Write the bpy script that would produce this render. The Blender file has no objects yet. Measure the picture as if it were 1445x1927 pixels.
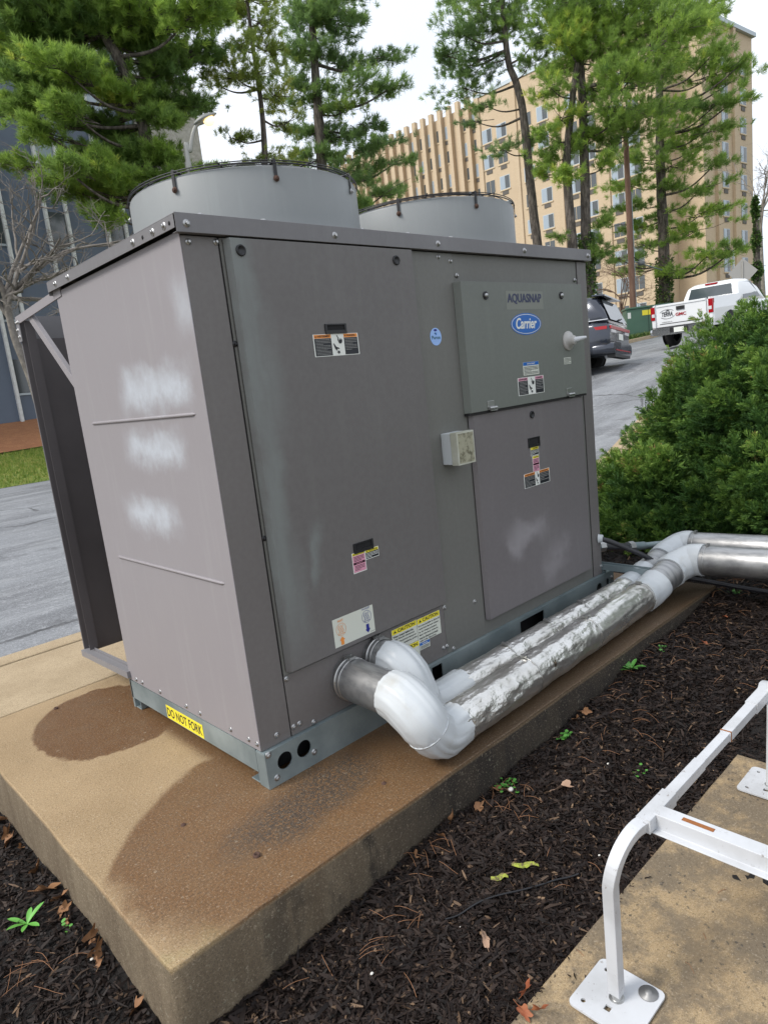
import bpy, math, random
import numpy as np
from mathutils import Vector, Matrix, noise
from mathutils.geometry import tessellate_polygon
random.seed(7); RNG = np.random.default_rng(7)
R_ = math.radians
scene = bpy.context.scene
COL = scene.collection

# ------------------------------------------------------------------ camera
CAM_POS = np.array([-1.04626342, -1.85464138, 1.2696857])
CAM_R = np.array([[0.7167063525, 0.2073764396, -0.6658280683],
                  [-0.6884574452, 0.0582014097, -0.7229377166],
                  [-0.1111681175, 0.9765283448, 0.1844831738]])
FPX = 1287.8687985
cam = bpy.data.cameras.new("Camera"); camo = bpy.data.objects.new("Camera", cam); COL.objects.link(camo)
m4 = Matrix([list(CAM_R[i]) + [CAM_POS[i]] for i in range(3)] + [[0, 0, 0, 1]])
camo.matrix_world = m4
cam.sensor_fit = 'VERTICAL'; cam.sensor_height = 24.0; cam.lens = FPX / 1927 * 24.0
cam.clip_start = 0.02; cam.clip_end = 3000
scene.camera = camo

# ------------------------------------------------------------------ world, sun, exposure
SUN_EL, SUN_DIR = R_(46), R_(160)        # direction the light comes from, measured from +x towards +y
w = bpy.data.worlds.new("World"); scene.world = w; w.use_nodes = True
nt = w.node_tree; nt.nodes.clear()
out = nt.nodes.new('ShaderNodeOutputWorld'); bg = nt.nodes.new('ShaderNodeBackground'); bg.inputs[1].default_value = 0.105
sky = nt.nodes.new('ShaderNodeTexSky'); sky.sky_type = 'NISHITA'; sky.sun_disc = False
sky.sun_elevation = SUN_EL; sky.sun_rotation = R_(90) - SUN_DIR
sky.air_density = 1.0; sky.dust_density = 3.0
tc = nt.nodes.new('ShaderNodeTexCoord'); nz = nt.nodes.new('ShaderNodeTexNoise'); nz.inputs['Scale'].default_value = 2.2; nz.inputs['Detail'].default_value = 5
nt.links.new(tc.outputs['Generated'], nz.inputs['Vector'])
cr = nt.nodes.new('ShaderNodeValToRGB'); cr.color_ramp.elements[0].position = .3; cr.color_ramp.elements[1].position = .7
cr.color_ramp.elements[0].color = (.74, .80, .90, 1); cr.color_ramp.elements[1].color = (.90, .93, .98, 1)
nt.links.new(nz.outputs['Fac'], cr.inputs['Fac'])
sc_ = nt.nodes.new('ShaderNodeVectorMath'); sc_.operation = 'SCALE'; sc_.inputs['Scale'].default_value = 8.6
nt.links.new(cr.outputs['Color'], sc_.inputs[0])
mx = nt.nodes.new('ShaderNodeMix'); mx.data_type = 'RGBA'; mx.inputs['Factor'].default_value = 0.88
nt.links.new(sky.outputs['Color'], mx.inputs['A']); nt.links.new(sc_.outputs['Vector'], mx.inputs['B'])
nt.links.new(mx.outputs['Result'], bg.inputs['Color']); nt.links.new(bg.outputs[0], out.inputs[0])
sl = bpy.data.lights.new("Sun", 'SUN'); sl.energy = 2.0; sl.angle = R_(20); sl.color = (1, .96, .9)
so = bpy.data.objects.new("Sun", sl); COL.objects.link(so)
sd = Vector((math.cos(SUN_DIR) * math.cos(SUN_EL), math.sin(SUN_DIR) * math.cos(SUN_EL), math.sin(SUN_EL)))
so.rotation_euler = sd.to_track_quat('Z', 'Y').to_euler()
scene.view_settings.view_transform = 'Standard'; scene.view_settings.look = 'None'
scene.view_settings.exposure = 0.68; scene.view_settings.gamma = 1

# ------------------------------------------------------------------ material helper (small node language)
class NT:
    def __init__(s, name):
        s.m = bpy.data.materials.new(name); s.m.use_nodes = True; s.t = s.m.node_tree
        s.b = s.t.nodes['Principled BSDF']; s._pos = None
    def n(s, ty, **k):
        x = s.t.nodes.new(ty)
        for a, b in k.items(): setattr(x, a, b)
        return x
    def link(s, a, b): s.t.links.new(a, b)
    def pos(s):
        if s._pos is None: s._pos = s.n('ShaderNodeNewGeometry').outputs['Position']
        return s._pos
    def xyz(s):
        x = s.n('ShaderNodeSeparateXYZ'); s.link(s.pos(), x.inputs[0]); return [V(s, o) for o in x.outputs]
    def noise(s, scale, detail=3, rough=.5, stretch=None):
        x = s.n('ShaderNodeTexNoise'); x.inputs['Scale'].default_value = scale; x.inputs['Detail'].default_value = detail; x.inputs['Roughness'].default_value = rough
        if stretch:
            mp = s.n('ShaderNodeMapping'); mp.inputs['Scale'].default_value = stretch; s.link(s.pos(), mp.inputs[0]); s.link(mp.outputs[0], x.inputs[0])
        else: s.link(s.pos(), x.inputs[0])
        return V(s, x.outputs['Fac'])
    def voro(s, scale, stretch=None, out='Distance', feature='F1'):
        x = s.n('ShaderNodeTexVoronoi'); x.feature = feature; x.inputs['Scale'].default_value = scale
        if stretch:
            mp = s.n('ShaderNodeMapping'); mp.inputs['Scale'].default_value = stretch; s.link(s.pos(), mp.inputs[0]); s.link(mp.outputs[0], x.inputs[0])
        else: s.link(s.pos(), x.inputs[0])
        return V(s, x.outputs[out])
    def attr(s, name):
        x = s.n('ShaderNodeAttribute'); x.attribute_name = name; return V(s, x.outputs['Fac'])
    def col(s, c):
        if isinstance(c, V): return c
        x = s.n('ShaderNodeRGB'); x.outputs[0].default_value = (*c, 1); return V(s, x.outputs[0])
    def mix(s, f, a, b):
        x = s.n('ShaderNodeMix', data_type='RGBA'); 
        if isinstance(f, V): s.link(f.o, x.inputs['Factor'])
        else: x.inputs['Factor'].default_value = f
        for k, c in (('A', a), ('B', b)):
            if isinstance(c, V): s.link(c.o, x.inputs[k])
            else: x.inputs[k].default_value = (*c, 1)
        return V(s, x.outputs['Result'])
    def base(s, c):
        if isinstance(c, V): s.link(c.o, s.b.inputs['Base Color'])
        else: s.b.inputs['Base Color'].default_value = (*c, 1)
    def rough(s, r):
        if isinstance(r, V): s.link(r.o, s.b.inputs['Roughness'])
        else: s.b.inputs['Roughness'].default_value = r
    def metal(s, r):
        if isinstance(r, V): s.link(r.o, s.b.inputs['Metallic'])
        else: s.b.inputs['Metallic'].default_value = r
    def bump(s, h, dist=.01, strength=1):
        x = s.n('ShaderNodeBump'); x.inputs['Distance'].default_value = dist; x.inputs['Strength'].default_value = strength
        s.link(h.o, x.inputs['Height']); s.link(x.outputs[0], s.b.inputs['Normal'])
class V:
    def __init__(s, nt, o): s.nt = nt; s.o = o
    def _m(s, op, *a, clamp=False):
        x = s.nt.n('ShaderNodeMath', operation=op); x.use_clamp = clamp
        for i, v in enumerate((s,) + a):
            if isinstance(v, V): s.nt.link(v.o, x.inputs[i])
            else: x.inputs[i].default_value = v
        return V(s.nt, x.outputs[0])
    def __add__(s, b): return s._m('ADD', b)
    __radd__ = __add__
    def __sub__(s, b): return s._m('SUBTRACT', b)
    def __mul__(s, b): return s._m('MULTIPLY', b)
    __rmul__ = __mul__
    def __truediv__(s, b): return s._m('DIVIDE', b)
    def max(s, b): return s._m('MAXIMUM', b)
    def min(s, b): return s._m('MINIMUM', b)
    def abs(s): return s._m('ABSOLUTE')
    def sin(s): return s._m('SINE')
    def pow(s, b): return s._m('POWER', b)
    def clamp(s): return s._m('ADD', 0.0, clamp=True)
    def st(s, a, b):      # smoothstep
        x = s.nt.n('ShaderNodeMapRange', interpolation_type='SMOOTHSTEP'); s.nt.link(s.o, x.inputs[0])
        x.inputs[1].default_value = min(a, b); x.inputs[2].default_value = max(a, b)
        x.inputs[3].default_value = 0 if a < b else 1; x.inputs[4].default_value = 1 if a < b else 0
        return V(s.nt, x.outputs[0])

_mc = {}
def M(name, c=(.5, .5, .5), r=.5, metal=0, var=None, bump=None, emit=None, c2=None, spec=None, trans=0, stretch=None):
    if name in _mc: return _mc[name]
    n = NT(name)
    if var:
        f = n.noise(var[0], 5, .6, stretch).st(.5 - var[1], .5 + var[1])
        n.base(n.mix(f, c, c2 or tuple(x * .7 for x in c)))
    else: n.base(c)
    n.rough(r); n.metal(metal)
    if bump: n.bump(n.noise(bump[0], 4, .6, stretch), bump[1])
    if emit: n.b.inputs['Emission Color'].default_value = (*emit[0], 1); n.b.inputs['Emission Strength'].default_value = emit[1]
    if spec is not None: n.b.inputs['Specular IOR Level'].default_value = spec
    if trans: n.b.inputs['Transmission Weight'].default_value = trans
    _mc[name] = n.m; return n.m

# ------------------------------------------------------------------ mesh helper
WORLD = {}
def wloc(o):
    p = Vector((0, 0, 0))
    while o is not None: p = p + Vector(o.location); o = o.parent
    return p
class MB:
    def __init__(s): s.v = []; s.f = []; s.m = []; s.sm = []; s.mats = []
    def mi(s, m):
        if m not in s.mats: s.mats.append(m)
        return s.mats.index(m)
    def add(s, vs, fs, mat, smooth=False):
        o = len(s.v); s.v += [tuple(map(float, p)) for p in vs]; k = s.mi(mat)
        for f in fs: s.f.append([i + o for i in f]); s.m.append(k); s.sm.append(smooth)
    def quad(s, pts, mat): s.add(pts, [list(range(len(pts)))], mat)
    def box(s, x0, x1, y0, y1, z0, z1, mat):
        vs = [(x, y, z) for x in (x0, x1) for y in (y0, y1) for z in (z0, z1)]
        s.add(vs, [(0, 1, 3, 2), (4, 6, 7, 5), (0, 4, 5, 1), (2, 3, 7, 6), (0, 2, 6, 4), (1, 5, 7, 3)], mat)
    def fbox(s, fr, x0, x1, y0, y1, z0, z1, mat):   # box in a frame (O,U,V,N)
        O, U, W, N = fr
        vs = [O + U * x + W * y + N * z for x in (x0, x1) for y in (y0, y1) for z in (z0, z1)]
        s.add(vs, [(0, 1, 3, 2), (4, 6, 7, 5), (0, 4, 5, 1), (2, 3, 7, 6), (0, 2, 6, 4), (1, 5, 7, 3)], mat)
    def bar(s, a, b, w, h, mat, up=(0, 0, 1)):
        a = Vector(a); b = Vector(b); N = (b - a); L = N.length; N.normalize(); U = N.cross(Vector(up)); U.normalize(); W = U.cross(N)
        s.fbox((a, U, W, N), -w / 2, w / 2, -h / 2, h / 2, 0, L, mat)
    def tube(s, path, r, n=12, mat=None, caps=True, jit=None, smooth=True, square=False):
        path = [Vector(p) for p in path]; K = len(path)
        if not hasattr(r, '__len__'): r = [r] * K
        T = []
        for i in range(K):
            t = (path[min(i + 1, K - 1)] - path[max(i - 1, 0)]); t.normalize(); T.append(t)
        a = Vector((0, 0, 1)) if abs(T[0].z) < .9 else Vector((0, 1, 0))
        U = T[0].cross(a); U.normalize(); vs = []
        for i in range(K):
            if i:
                q = T[i - 1].rotation_difference(T[i]); U = q @ U
            W = T[i].cross(U); W.normalize()
            for k in range(n):
                th = 2 * math.pi * k / n + (math.pi / 4 if square else 0); rr = r[i]
                if jit: rr = rr * jit(i, k, path[i])
                vs.append(path[i] + U * (math.cos(th) * rr) + W * (math.sin(th) * rr))
        fs = [(i * n + k, i * n + (k + 1) % n, (i + 1) * n + (k + 1) % n, (i + 1) * n + k) for i in range(K - 1) for k in range(n)]
        s.add(vs, fs, mat, smooth)
        if caps: s.add(vs[:n], [list(range(n))[::-1]], mat); s.add(vs[-n:], [list(range(n))], mat)
    def lathe(s, prof, O, N, n=24, mat=None, smooth=True):
        O = Vector(O); N = Vector(N).normalized(); a = Vector((0, 0, 1)) if abs(N.z) < .9 else Vector((1, 0, 0)); U = N.cross(a).normalized(); W = N.cross(U)
        vs = [O + N * z + U * (r * math.cos(2 * math.pi * k / n)) + W * (r * math.sin(2 * math.pi * k / n)) for r, z in prof for k in range(n)]
        fs = [(i * n + k, i * n + (k + 1) % n, (i + 1) * n + (k + 1) % n, (i + 1) * n + k) for i in range(len(prof) - 1) for k in range(n)]
        s.add(vs, fs, mat, smooth)
    def plate(s, fr, outer, holes, t, mat):     # flat sheet with real holes, thickness t
        O, U, W, N = fr
        polys = [[Vector((a, b, 0)) for a, b in outer]] + [[Vector((a, b, 0)) for a, b in h] for h in holes]
        flat = [p for q in polys for p in q]; tri = tessellate_polygon(polys)
        for z in (0, t): s.add([O + U * p.x + W * p.y + N * z for p in flat], [list(f) for f in tri], mat)
        for q in polys:
            n = len(q); vs = [O + U * p.x + W * p.y + N * z for z in (0, t) for p in q]
            s.add(vs, [(k, (k + 1) % n, n + (k + 1) % n, n + k) for k in range(n)], mat)
    def loft(s, rings, mat, smooth=True, caps=True):
        n = len(rings[0]); vs = [p for r in rings for p in r]
        s.add(vs, [(i * n + k, i * n + (k + 1) % n, (i + 1) * n + (k + 1) % n, (i + 1) * n + k) for i in range(len(rings) - 1) for k in range(n)], mat, smooth)
        if caps: s.add(rings[0], [list(range(n))[::-1]], mat); s.add(rings[-1], [list(range(n))], mat)
    def build(s, name, parent=None, label=None, bevel=0, loc=None):
        me = bpy.data.meshes.new(name)
        o = bpy.data.objects.new(name, me); COL.objects.link(o)
        off = Vector((0, 0, 0))
        if loc is not None: o.location = loc; off = Vector(loc)
        if parent is not None: o.parent = parent; off = wloc(parent)
        me.from_pydata([(a - off.x, b - off.y, c - off.z) for a, b, c in s.v], [], s.f)
        for m in s.mats: me.materials.append(m)
        me.polygons.foreach_set('material_index', s.m); me.polygons.foreach_set('use_smooth', s.sm); me.update()
        if label: o['label'] = label
        if bevel:
            b = o.modifiers.new('b', 'BEVEL'); b.width = bevel; b.segments = 2; b.limit_method = 'ANGLE'; b.angle_limit = R_(40)
        return o
def circ(x, y, r, n=20): return [(x + r * math.cos(2 * math.pi * k / n), y + r * math.sin(2 * math.pi * k / n)) for k in range(n)]
def rect(x0, x1, y0, y1): return [(x0, y0), (x1, y0), (x1, y1), (x0, y1)]
def thing(name, loc, label, cat, group=None):
    o = bpy.data.objects.new(name, None); o.empty_display_size = .1; COL.objects.link(o); o.location = loc
    return tag(o, label, cat, group)
def tag(o, label=None, cat=None, group=None, kind=None):
    if label: o['label'] = label
    if cat: o['category'] = cat
    if group: o['group'] = group
    if kind: o['kind'] = kind
    return o
def copy_tree(o, parent=None):
    c = o.copy(); COL.objects.link(c); c.parent = parent
    for ch in [q for q in bpy.data.objects if q.parent is o]: copy_tree(ch, c)
    return c
def npmesh(name, verts, faces, mat, tint=None, parent=None, smooth=False):   # faces (N,k) array; per-face tint
    me = bpy.data.meshes.new(name); nf, k = faces.shape; off = np.array(wloc(parent)) if parent else np.zeros(3)
    me.vertices.add(len(verts)); me.vertices.foreach_set('co', (verts - off).astype(np.float32).ravel())
    me.loops.add(nf * k); me.loops.foreach_set('vertex_index', faces.astype(np.int32).ravel())
    me.polygons.add(nf); me.polygons.foreach_set('loop_start', np.arange(0, nf * k, k, dtype=np.int32))
    me.update(calc_edges=True)
    if tint is not None:
        a = me.attributes.new('tint', 'FLOAT', 'FACE'); a.data.foreach_set('value', tint.astype(np.float32))
    me.materials.append(mat)
    if smooth: me.polygons.foreach_set('use_smooth', np.ones(nf, bool))
    o = bpy.data.objects.new(name, me); COL.objects.link(o)
    if parent: o.parent = parent
    return o
def at(px, py, D):        # point seen at photo pixel (px,py) at horizontal distance D from the viewpoint
    d = CAM_R @ np.array([(px - 722.5) / FPX, -(py - 963.5) / FPX, -1.0]); return CAM_POS + d / np.hypot(d[0], d[1]) * D

# ------------------------------------------------------------------ text
_tc = {}
def glyphs(s, italic=0):
    if (s, italic) in _tc: return _tc[(s, italic)]
    cu = bpy.data.curves.new('t', 'FONT'); cu.body = s; cu.size = 1; cu.resolution_u = 3; cu.shear = italic; cu.offset = .018
    o = bpy.data.objects.new('t', cu); COL.objects.link(o)
    dg = bpy.context.evaluated_depsgraph_get(); me = bpy.data.meshes.new_from_object(o.evaluated_get(dg))
    vs = np.array([v.co[:] for v in me.vertices]); fs = [list(p.vertices) for p in me.polygons]
    bpy.data.objects.remove(o); bpy.data.curves.remove(cu); bpy.data.meshes.remove(me)
    mn = vs.min(0); mxx = vs.max(0); vs = (vs - mn) / np.maximum(mxx - mn, 1e-6)
    _tc[(s, italic)] = (vs, fs); return vs, fs
def text(mb, s, fr, x0, x1, y0, y1, mat, z=.0006, italic=0):
    O, U, W, N = fr; vs, fs = glyphs(s, italic)
    mb.add([O + U * (x0 + (x1 - x0) * a) + W * (y0 + (y1 - y0) * b) + N * z for a, b, _ in vs], fs, mat)
def front(y): return (Vector((0, y, 0)), Vector((1, 0, 0)), Vector((0, 0, 1)), Vector((0, -1, 0)))
def fp(x, z, d):     # point measured on the plane y=0, moved along the sight line to the plane y=-d
    k = (1.8546 - d) / 1.8546; return (-1.0463 + (x + 1.0463) * k, 1.2697 + (z - 1.2697) * k)

# ================================================================== MATERIALS
def paint_mat(name, c, blot=None, tintv=.06, rough=.42):
    n = NT(name); x, y, z = n.xyz()
    big = n.noise(1.6, 4, .55).st(.35, .68); fine = n.noise(60, 3).st(.3, .7)
    col = n.mix(big * .5, c, tuple(v * (1 - tintv * 2) for v in c))
    run = n.noise(5, 4, .6, (5, 5, .35)).st(.52, .74)
    col = n.mix(run * .16, col, (c[0] * 1.35, c[1] * 1.42, c[2] * 1.36))
    col = n.mix(fine * .06, col, (.3, .3, .3))
    if blot:
        f, cc = blot(n, x, y, z); col = n.mix(f, col, cc); n.rough(f * .15 + (big * .1 + rough))
    else: n.rough(big * .12 + rough)
    n.base(col); n.bump(n.noise(2.4, 2), .009, .45)
    n.b.inputs['Specular IOR Level'].default_value = .45
    return n.m
def win(n, v, a, b, s): return v.st(a - s, a + s) * v.st(b + s, b - s)
def side_blot(n, x, y, z):
    q = n.noise(6, 6, .7); q2 = n.noise(38, 5, .75, (1, 1, .6)); q3 = n.noise(8.3, 5, .68); yy = y + (q - .5) * .17 + (q2 - .5) * .03; zz = z + (q3 - .5) * .14 + (q2 - .5) * .035
    f = (win(n, yy, .10, .56, .07) * win(n, zz, 1.28, 1.39, .05)).max(win(n, yy, .20, .60, .07) * win(n, zz, 1.09, 1.18, .045)).max(win(n, yy, .34, .70, .08) * win(n, zz, .85, .94, .05))
    g = win(n, yy, -.02, .09, .05) * win(n, zz, 1.50, 1.62, .07) * .45
    wsp = q2.st(.35, .62) * .14 + q.st(.3, .6) * .25 + .48
    return ((f * wsp).max(g) * .8).clamp(), (.50, .55, .61)
def door_blot(n, x, y, z):
    q = n.noise(7, 5, .65); q2 = n.noise(20, 5, .6, (1, 1, .2)); xx = x + (q - .5) * .10 + (q2 - .5) * .06
    a = win(n, xx, .13, .215, .03) * z.st(.25, .7) * .5
    b = win(n, xx + (z - .7) * -.25, .285, .315, .025) * win(n, z + (q - .5) * .1, .62, .82, .05) * .6
    c = win(n, xx, .20, .24, .03) * win(n, z, .45, .80, .08) * .35
    d = win(n, xx, .15, .26, .05) * win(n, z + (q - .5) * .2, 1.15, 1.5, .1) * .35
    return (a.max(b).max(c).max(d) * (q2.st(.3, .6) * .4 + .6)).clamp(), (.23, .265, .255)
def panel_reflect(n, x, y, z):
    q = n.noise(5, 3, .5); xx = x + (q - .5) * .5; zz = z + (q - .5) * .35
    a = win(n, xx, 1.38, 1.62, .09) * win(n, zz, .46, .55, .05) * .4
    b = win(n, xx, 1.72, 1.86, .07) * win(n, zz, .30, .42, .06) * .25
    return a.max(b).clamp(), (.44, .42, .44)  # soft reflection patches painted into the lower panel colour
GRY = (.195, .185, .192)
m_side = paint_mat('painted metal side', (.262, .245, .258), side_blot, .04, .48)  # same paint as the front, paler: side light put into its colour
m_door = paint_mat('painted metal access panel', (.136, .128, .125), door_blot)  # front paints: same as the side, with the front's shade put into colour
m_low = paint_mat('painted metal lower panel', (.162, .148, .152), panel_reflect, rough=.36)
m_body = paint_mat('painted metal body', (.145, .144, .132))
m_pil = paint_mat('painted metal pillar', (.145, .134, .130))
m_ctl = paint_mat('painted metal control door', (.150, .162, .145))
m_roof = paint_mat('painted metal roof', (.17, .165, .172))
m_hood = paint_mat('painted metal hood', (.20, .195, .205))
m_hoodin = M('shaded hood inside', (.12, .108, .112), .6, var=(2, .3))  # darker copy of the hood paint; shade of the inner face put into colour
m_fan = paint_mat('painted metal shroud', (.235, .25, .255), rough=.45)
n = NT('galvanised steel'); f = n.voro(28, out='Color', feature='F1'); g = n.noise(3, 5, .6)
n.base(n.mix(g.st(.35, .7), (.22, .275, .29), (.36, .42, .43))); n.metal(.55); n.rough(g * .3 + .36); n.bump(n.noise(40, 3), .001); m_galv = n.m
n = NT('bolt steel'); n.base((.42, .42, .42)); n.metal(.9); n.rough(.38); m_bolt = n.m
m_rust = M('rusty bolt', (.10, .055, .04), .8, .3, var=(90, .2))
m_black = M('black plastic', (.012, .012, .014), .45)
m_void = M('dark interior', (.008, .008, .009), .9)
m_gap = M('rubber gasket', (.012, .011, .011), .8)
m_white = M('label white', (.72, .74, .70), .5)
m_offw = M('label cream', (.60, .62, .55), .45)
m_fine = M('small print grey', (.26, .26, .25), .6); m_ink = M('label black', (.010, .012, .018), .5)
m_org = M('label orange', (.75, .26, .04), .5)
m_yel = M('label yellow', (.82, .70, .04), .5)
m_pink = M('label pink', (.62, .28, .38), .5)
m_navy = M('label navy', (.012, .018, .22), .5)
m_lblue = M('label light blue', (.30, .48, .85), .5)
m_blue = M('label blue', (.008, .12, .45), .35)
m_grn = M('label dark green', (.02, .10, .12), .5)
m_tan = M('label outline tan', (.19, .20, .175), .5)
m_red = M('red lettering', (.35, .02, .03), .4)

def concrete(name, wet=False, c=(.355, .250, .135), blotchy=False):
    n = NT(name); x, y, z = n.xyz()
    a = n.noise(2.2, 5, .6); s = n.noise(260, 3, .75); s2 = n.voro(150); g = n.noise(11, 5, .65); ag = n.voro(75, out='Color')
    col = n.mix(a.st(.35, .68), c, (c[0] * .80, c[1] * .78, c[2] * .74))
    col = n.mix(g.st(.5, .75) * .35, col, (c[0] * .62, c[1] * .6, c[2] * .55))
    col = n.mix(n.noise(120, 3, .7).st(.42, .32) * .6, col, (.17, .115, .06)); col = n.mix(s.st(.52, .72) * .45, col, (.58, .47, .33)); col = n.mix(s.st(.46, .3) * .65, col, (.12, .085, .055))
    fr = n.noise(420, 2, .6); col = n.mix(fr.st(.55, .75) * .4, col, (.75, .66, .5))
    r = .82
    if wet:
        q = n.noise(3.2, 5, .6); q2 = n.noise(14, 4, .6); xx = x + (q - .5) * .16 + (q2 - .5) * .02; yy = y + (q - .5) * .14 + (q2 - .5) * .02
        e = (((xx + .12) / .285).pow(2.0)) + (((yy - 1.02) / .36).pow(2.0)); A = e.st(1.06, .94)
        xn = xx.min(0.0); bd = yy - (xn * xn * -1.1 + .335) + (q2 - .5) * .03; B = bd.st(.018, -.022)
        Bx = (((xx + .56) + (yy + .44))).st(-.02, .26) * .92 * ((xx + .60) + (q2 - .5) * .1).st(-.02, .10)
        Wm = A.max(B * Bx) * z.st(-.02, -.004) 
        under = win(n, x, -.03, 2.3, .03) * win(n, y, -.02, 1.06, .03)
        Wm = Wm.max(under * .9 * z.st(-.02, -.004))
        wc = n.mix(s.st(.3, .62), (.100, .044, .012), (.170, .080, .025)); wc = n.mix(g.st(.35, .7) * .5, wc, (.18, .105, .048)); wc = n.mix(x.st(.15, .75) * (y * -1.0).st(-.05, .25) * .8, wc, (.040, .024, .013))  # deepens to near-black towards the front edge under the pipes
        wc = n.mix((n.noise(5.5, 4, .6).st(.52, .70)) * (s2.st(.5, .2)) * .5, wc, (.05, .04, .035))
        wc = n.mix((s.st(.60, .74) * .35), wc, (.40, .29, .17)); wc = n.mix(n.noise(120, 3, .7).st(.55, .40) * .45, wc, (.045, .025, .012)); dots = n.voro(210).st(.20, .08) * n.noise(40, 2).st(.5, .6); wc = n.mix(dots * .8, wc, (.42, .36, .28))
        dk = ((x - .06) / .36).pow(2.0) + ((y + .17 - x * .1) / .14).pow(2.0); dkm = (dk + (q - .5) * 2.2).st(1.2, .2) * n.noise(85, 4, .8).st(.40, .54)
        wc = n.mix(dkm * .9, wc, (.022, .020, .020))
        yl = n.noise(6, 5, .6).st(.52, .7) * z.st(-.02, -.004) * (yy + .02).st(.05, -.25)
        col = n.mix(yl * .35, col, (.30, .27, .12))
        col = n.mix(Wm, col, wc)
        gr = n.noise(135, 2, .9); col = col
        # side faces: damp runs along the form lines, near-black further along the front
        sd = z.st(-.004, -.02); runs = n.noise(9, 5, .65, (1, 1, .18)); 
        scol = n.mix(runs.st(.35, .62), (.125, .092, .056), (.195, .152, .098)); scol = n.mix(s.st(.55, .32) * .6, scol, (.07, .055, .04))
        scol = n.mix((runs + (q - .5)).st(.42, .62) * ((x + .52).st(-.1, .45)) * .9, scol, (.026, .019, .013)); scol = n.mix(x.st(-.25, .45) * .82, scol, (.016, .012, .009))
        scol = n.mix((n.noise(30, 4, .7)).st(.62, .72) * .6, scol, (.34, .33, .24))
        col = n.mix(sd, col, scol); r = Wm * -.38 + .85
    if blotchy:
        q = n.noise(4.2, 6, .68); q3 = n.noise(28, 5, .7); m = (q + q3 * .35).st(.56, .74)
        col = n.mix(m * .8, col, (.13, .105, .075)); col = n.mix(n.noise(1.7, 5, .65).st(.45, .65) * .45, col, (.24, .165, .085)); sp = n.voro(48, out='Distance') + (n.noise(110, 4, .8) - .5) * 1.3
        col = n.mix(sp.st(.26, .10) * n.noise(3, 5, .7).st(.42, .60) * .85, col, (.045, .040, .034))
    gr = n.noise(140, 3, .85); col = n.mix(gr.st(.56, .68) * .50, col, n.mix(.5, col, (.80, .68, .52))); col = n.mix(gr.st(.44, .33) * .60, col, (.050, .034, .020))
    gv = n.voro(120, out='Color'); col = n.mix(gv.st(.92, .97) * .3, col, (.50, .42, .31))
    n.base(col); n.rough(r); n.bump(gr * .9 + fr * .4 + g * .25, .0035, .9); return n.m
m_pad = concrete('weathered pad concrete', True)
m_walk = concrete('sidewalk concrete', c=(.42, .325, .205))
m_slab = concrete('mossy slab concrete', c=(.37, .27, .15), blotchy=True)
n = NT('worn asphalt'); x, y, z = n.xyz(); a = n.noise(1.0, 6, .65, (.35, 1.3, 1)); s = n.noise(120, 3, .7); ck = n.voro(.55, feature='DISTANCE_TO_EDGE') + (n.noise(4, 5, .7) - .5) * .09
stripe = n.noise(2.2, 5, .7, (.25, 2.2, 1)); ag2 = n.voro(38, out='Color')
col = n.mix(a.st(.35, .65), (.125, .13, .14), (.22, .23, .245)); col = n.mix(s.st(.5, .72) * .6, col, (.55, .57, .59)); col = n.mix(s.st(.46, .3) * .6, col, (.05, .05, .055))
col = n.mix(stripe.st(.5, .66) * .4, col, (.34, .35, .36)); col = n.mix(n.noise(.9, 5, .6).st(.56, .7) * .55, col, (.065, .065, .07)); col = n.mix(ck.st(.016, .004) * n.noise(.5, 3).st(.48, .6) * .8, col, (.03, .03, .032))
col = n.mix(ag2.st(.7, .95) * .35, col, (.42, .43, .45)); n.base(col); n.rough(.62); n.bump(s, .004); m_asph = n.m
n = NT('lawn'); a = n.noise(2.5, 6, .7); b = n.noise(30, 4, .7); n.base(n.mix(b.st(.35, .65), n.mix(a.st(.4, .6), (.13, .20, .03), (.26, .25, .06)), (.17, .24, .045))); n.rough(.9); n.bump(b, .04); m_lawn = n.m
n = NT('pine straw bed'); a = n.noise(3, 6, .7); b = n.noise(40, 4, .7); n.base(n.mix(b.st(.35, .65), n.mix(a.st(.4, .6), (.40, .17, .075), (.50, .23, .10)), (.25, .11, .05))); n.rough(.95); n.bump(b, .05); m_straw = n.m
n = NT('mulch soil'); b = n.noise(45, 6, .75); n.base(n.mix(b.st(.4, .7), (.006, .0045, .004), (.016, .011, .009))); n.rough(.85); n.bump(b, .02); m_soil = n.m
def tinted(name, stops, rough=.7, spec=.3, trans=0, scale=None):
    n = NT(name); t = n.attr('tint'); r = n.n('ShaderNodeValToRGB'); n.link(t.o, r.inputs[0])
    e = r.color_ramp.elements; e[0].position = stops[0][0]; e[0].color = (*stops[0][1], 1); e[1].position = stops[-1][0]; e[1].color = (*stops[-1][1], 1)
    for p, c in stops[1:-1]: q = e.new(p); q.color = (*c, 1)
    n.link(r.outputs[0], n.b.inputs['Base Color']); n.rough(rough); n.b.inputs['Specular IOR Level'].default_value = spec
    if trans:       # thin leaves let some light through
        tr = n.n('ShaderNodeBsdfTranslucent'); n.link(r.outputs[0], tr.inputs[0]); mxs = n.n('ShaderNodeMixShader'); mxs.inputs[0].default_value = trans
        o = n.t.nodes['Material Output']; n.link(n.b.outputs[0], mxs.inputs[1]); n.link(tr.outputs[0], mxs.inputs[2]); n.link(mxs.outputs[0], o.inputs[0])
    return n.m
m_chip = tinted('mulch chips', [(0, (.005, .0033, .0028)), (.55, (.017, .0105, .0085)), (.85, (.040, .026, .019)), (.97, (.075, .05, .034)), (1, (.16, .11, .07))], .65, .25)
m_needle = tinted('pine needles', [(0, (.12, .21, .06)), (.5, (.26, .39, .09)), (.85, (.39, .55, .10)), (1, (.58, .62, .13))], .55, .3, .5)
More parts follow.
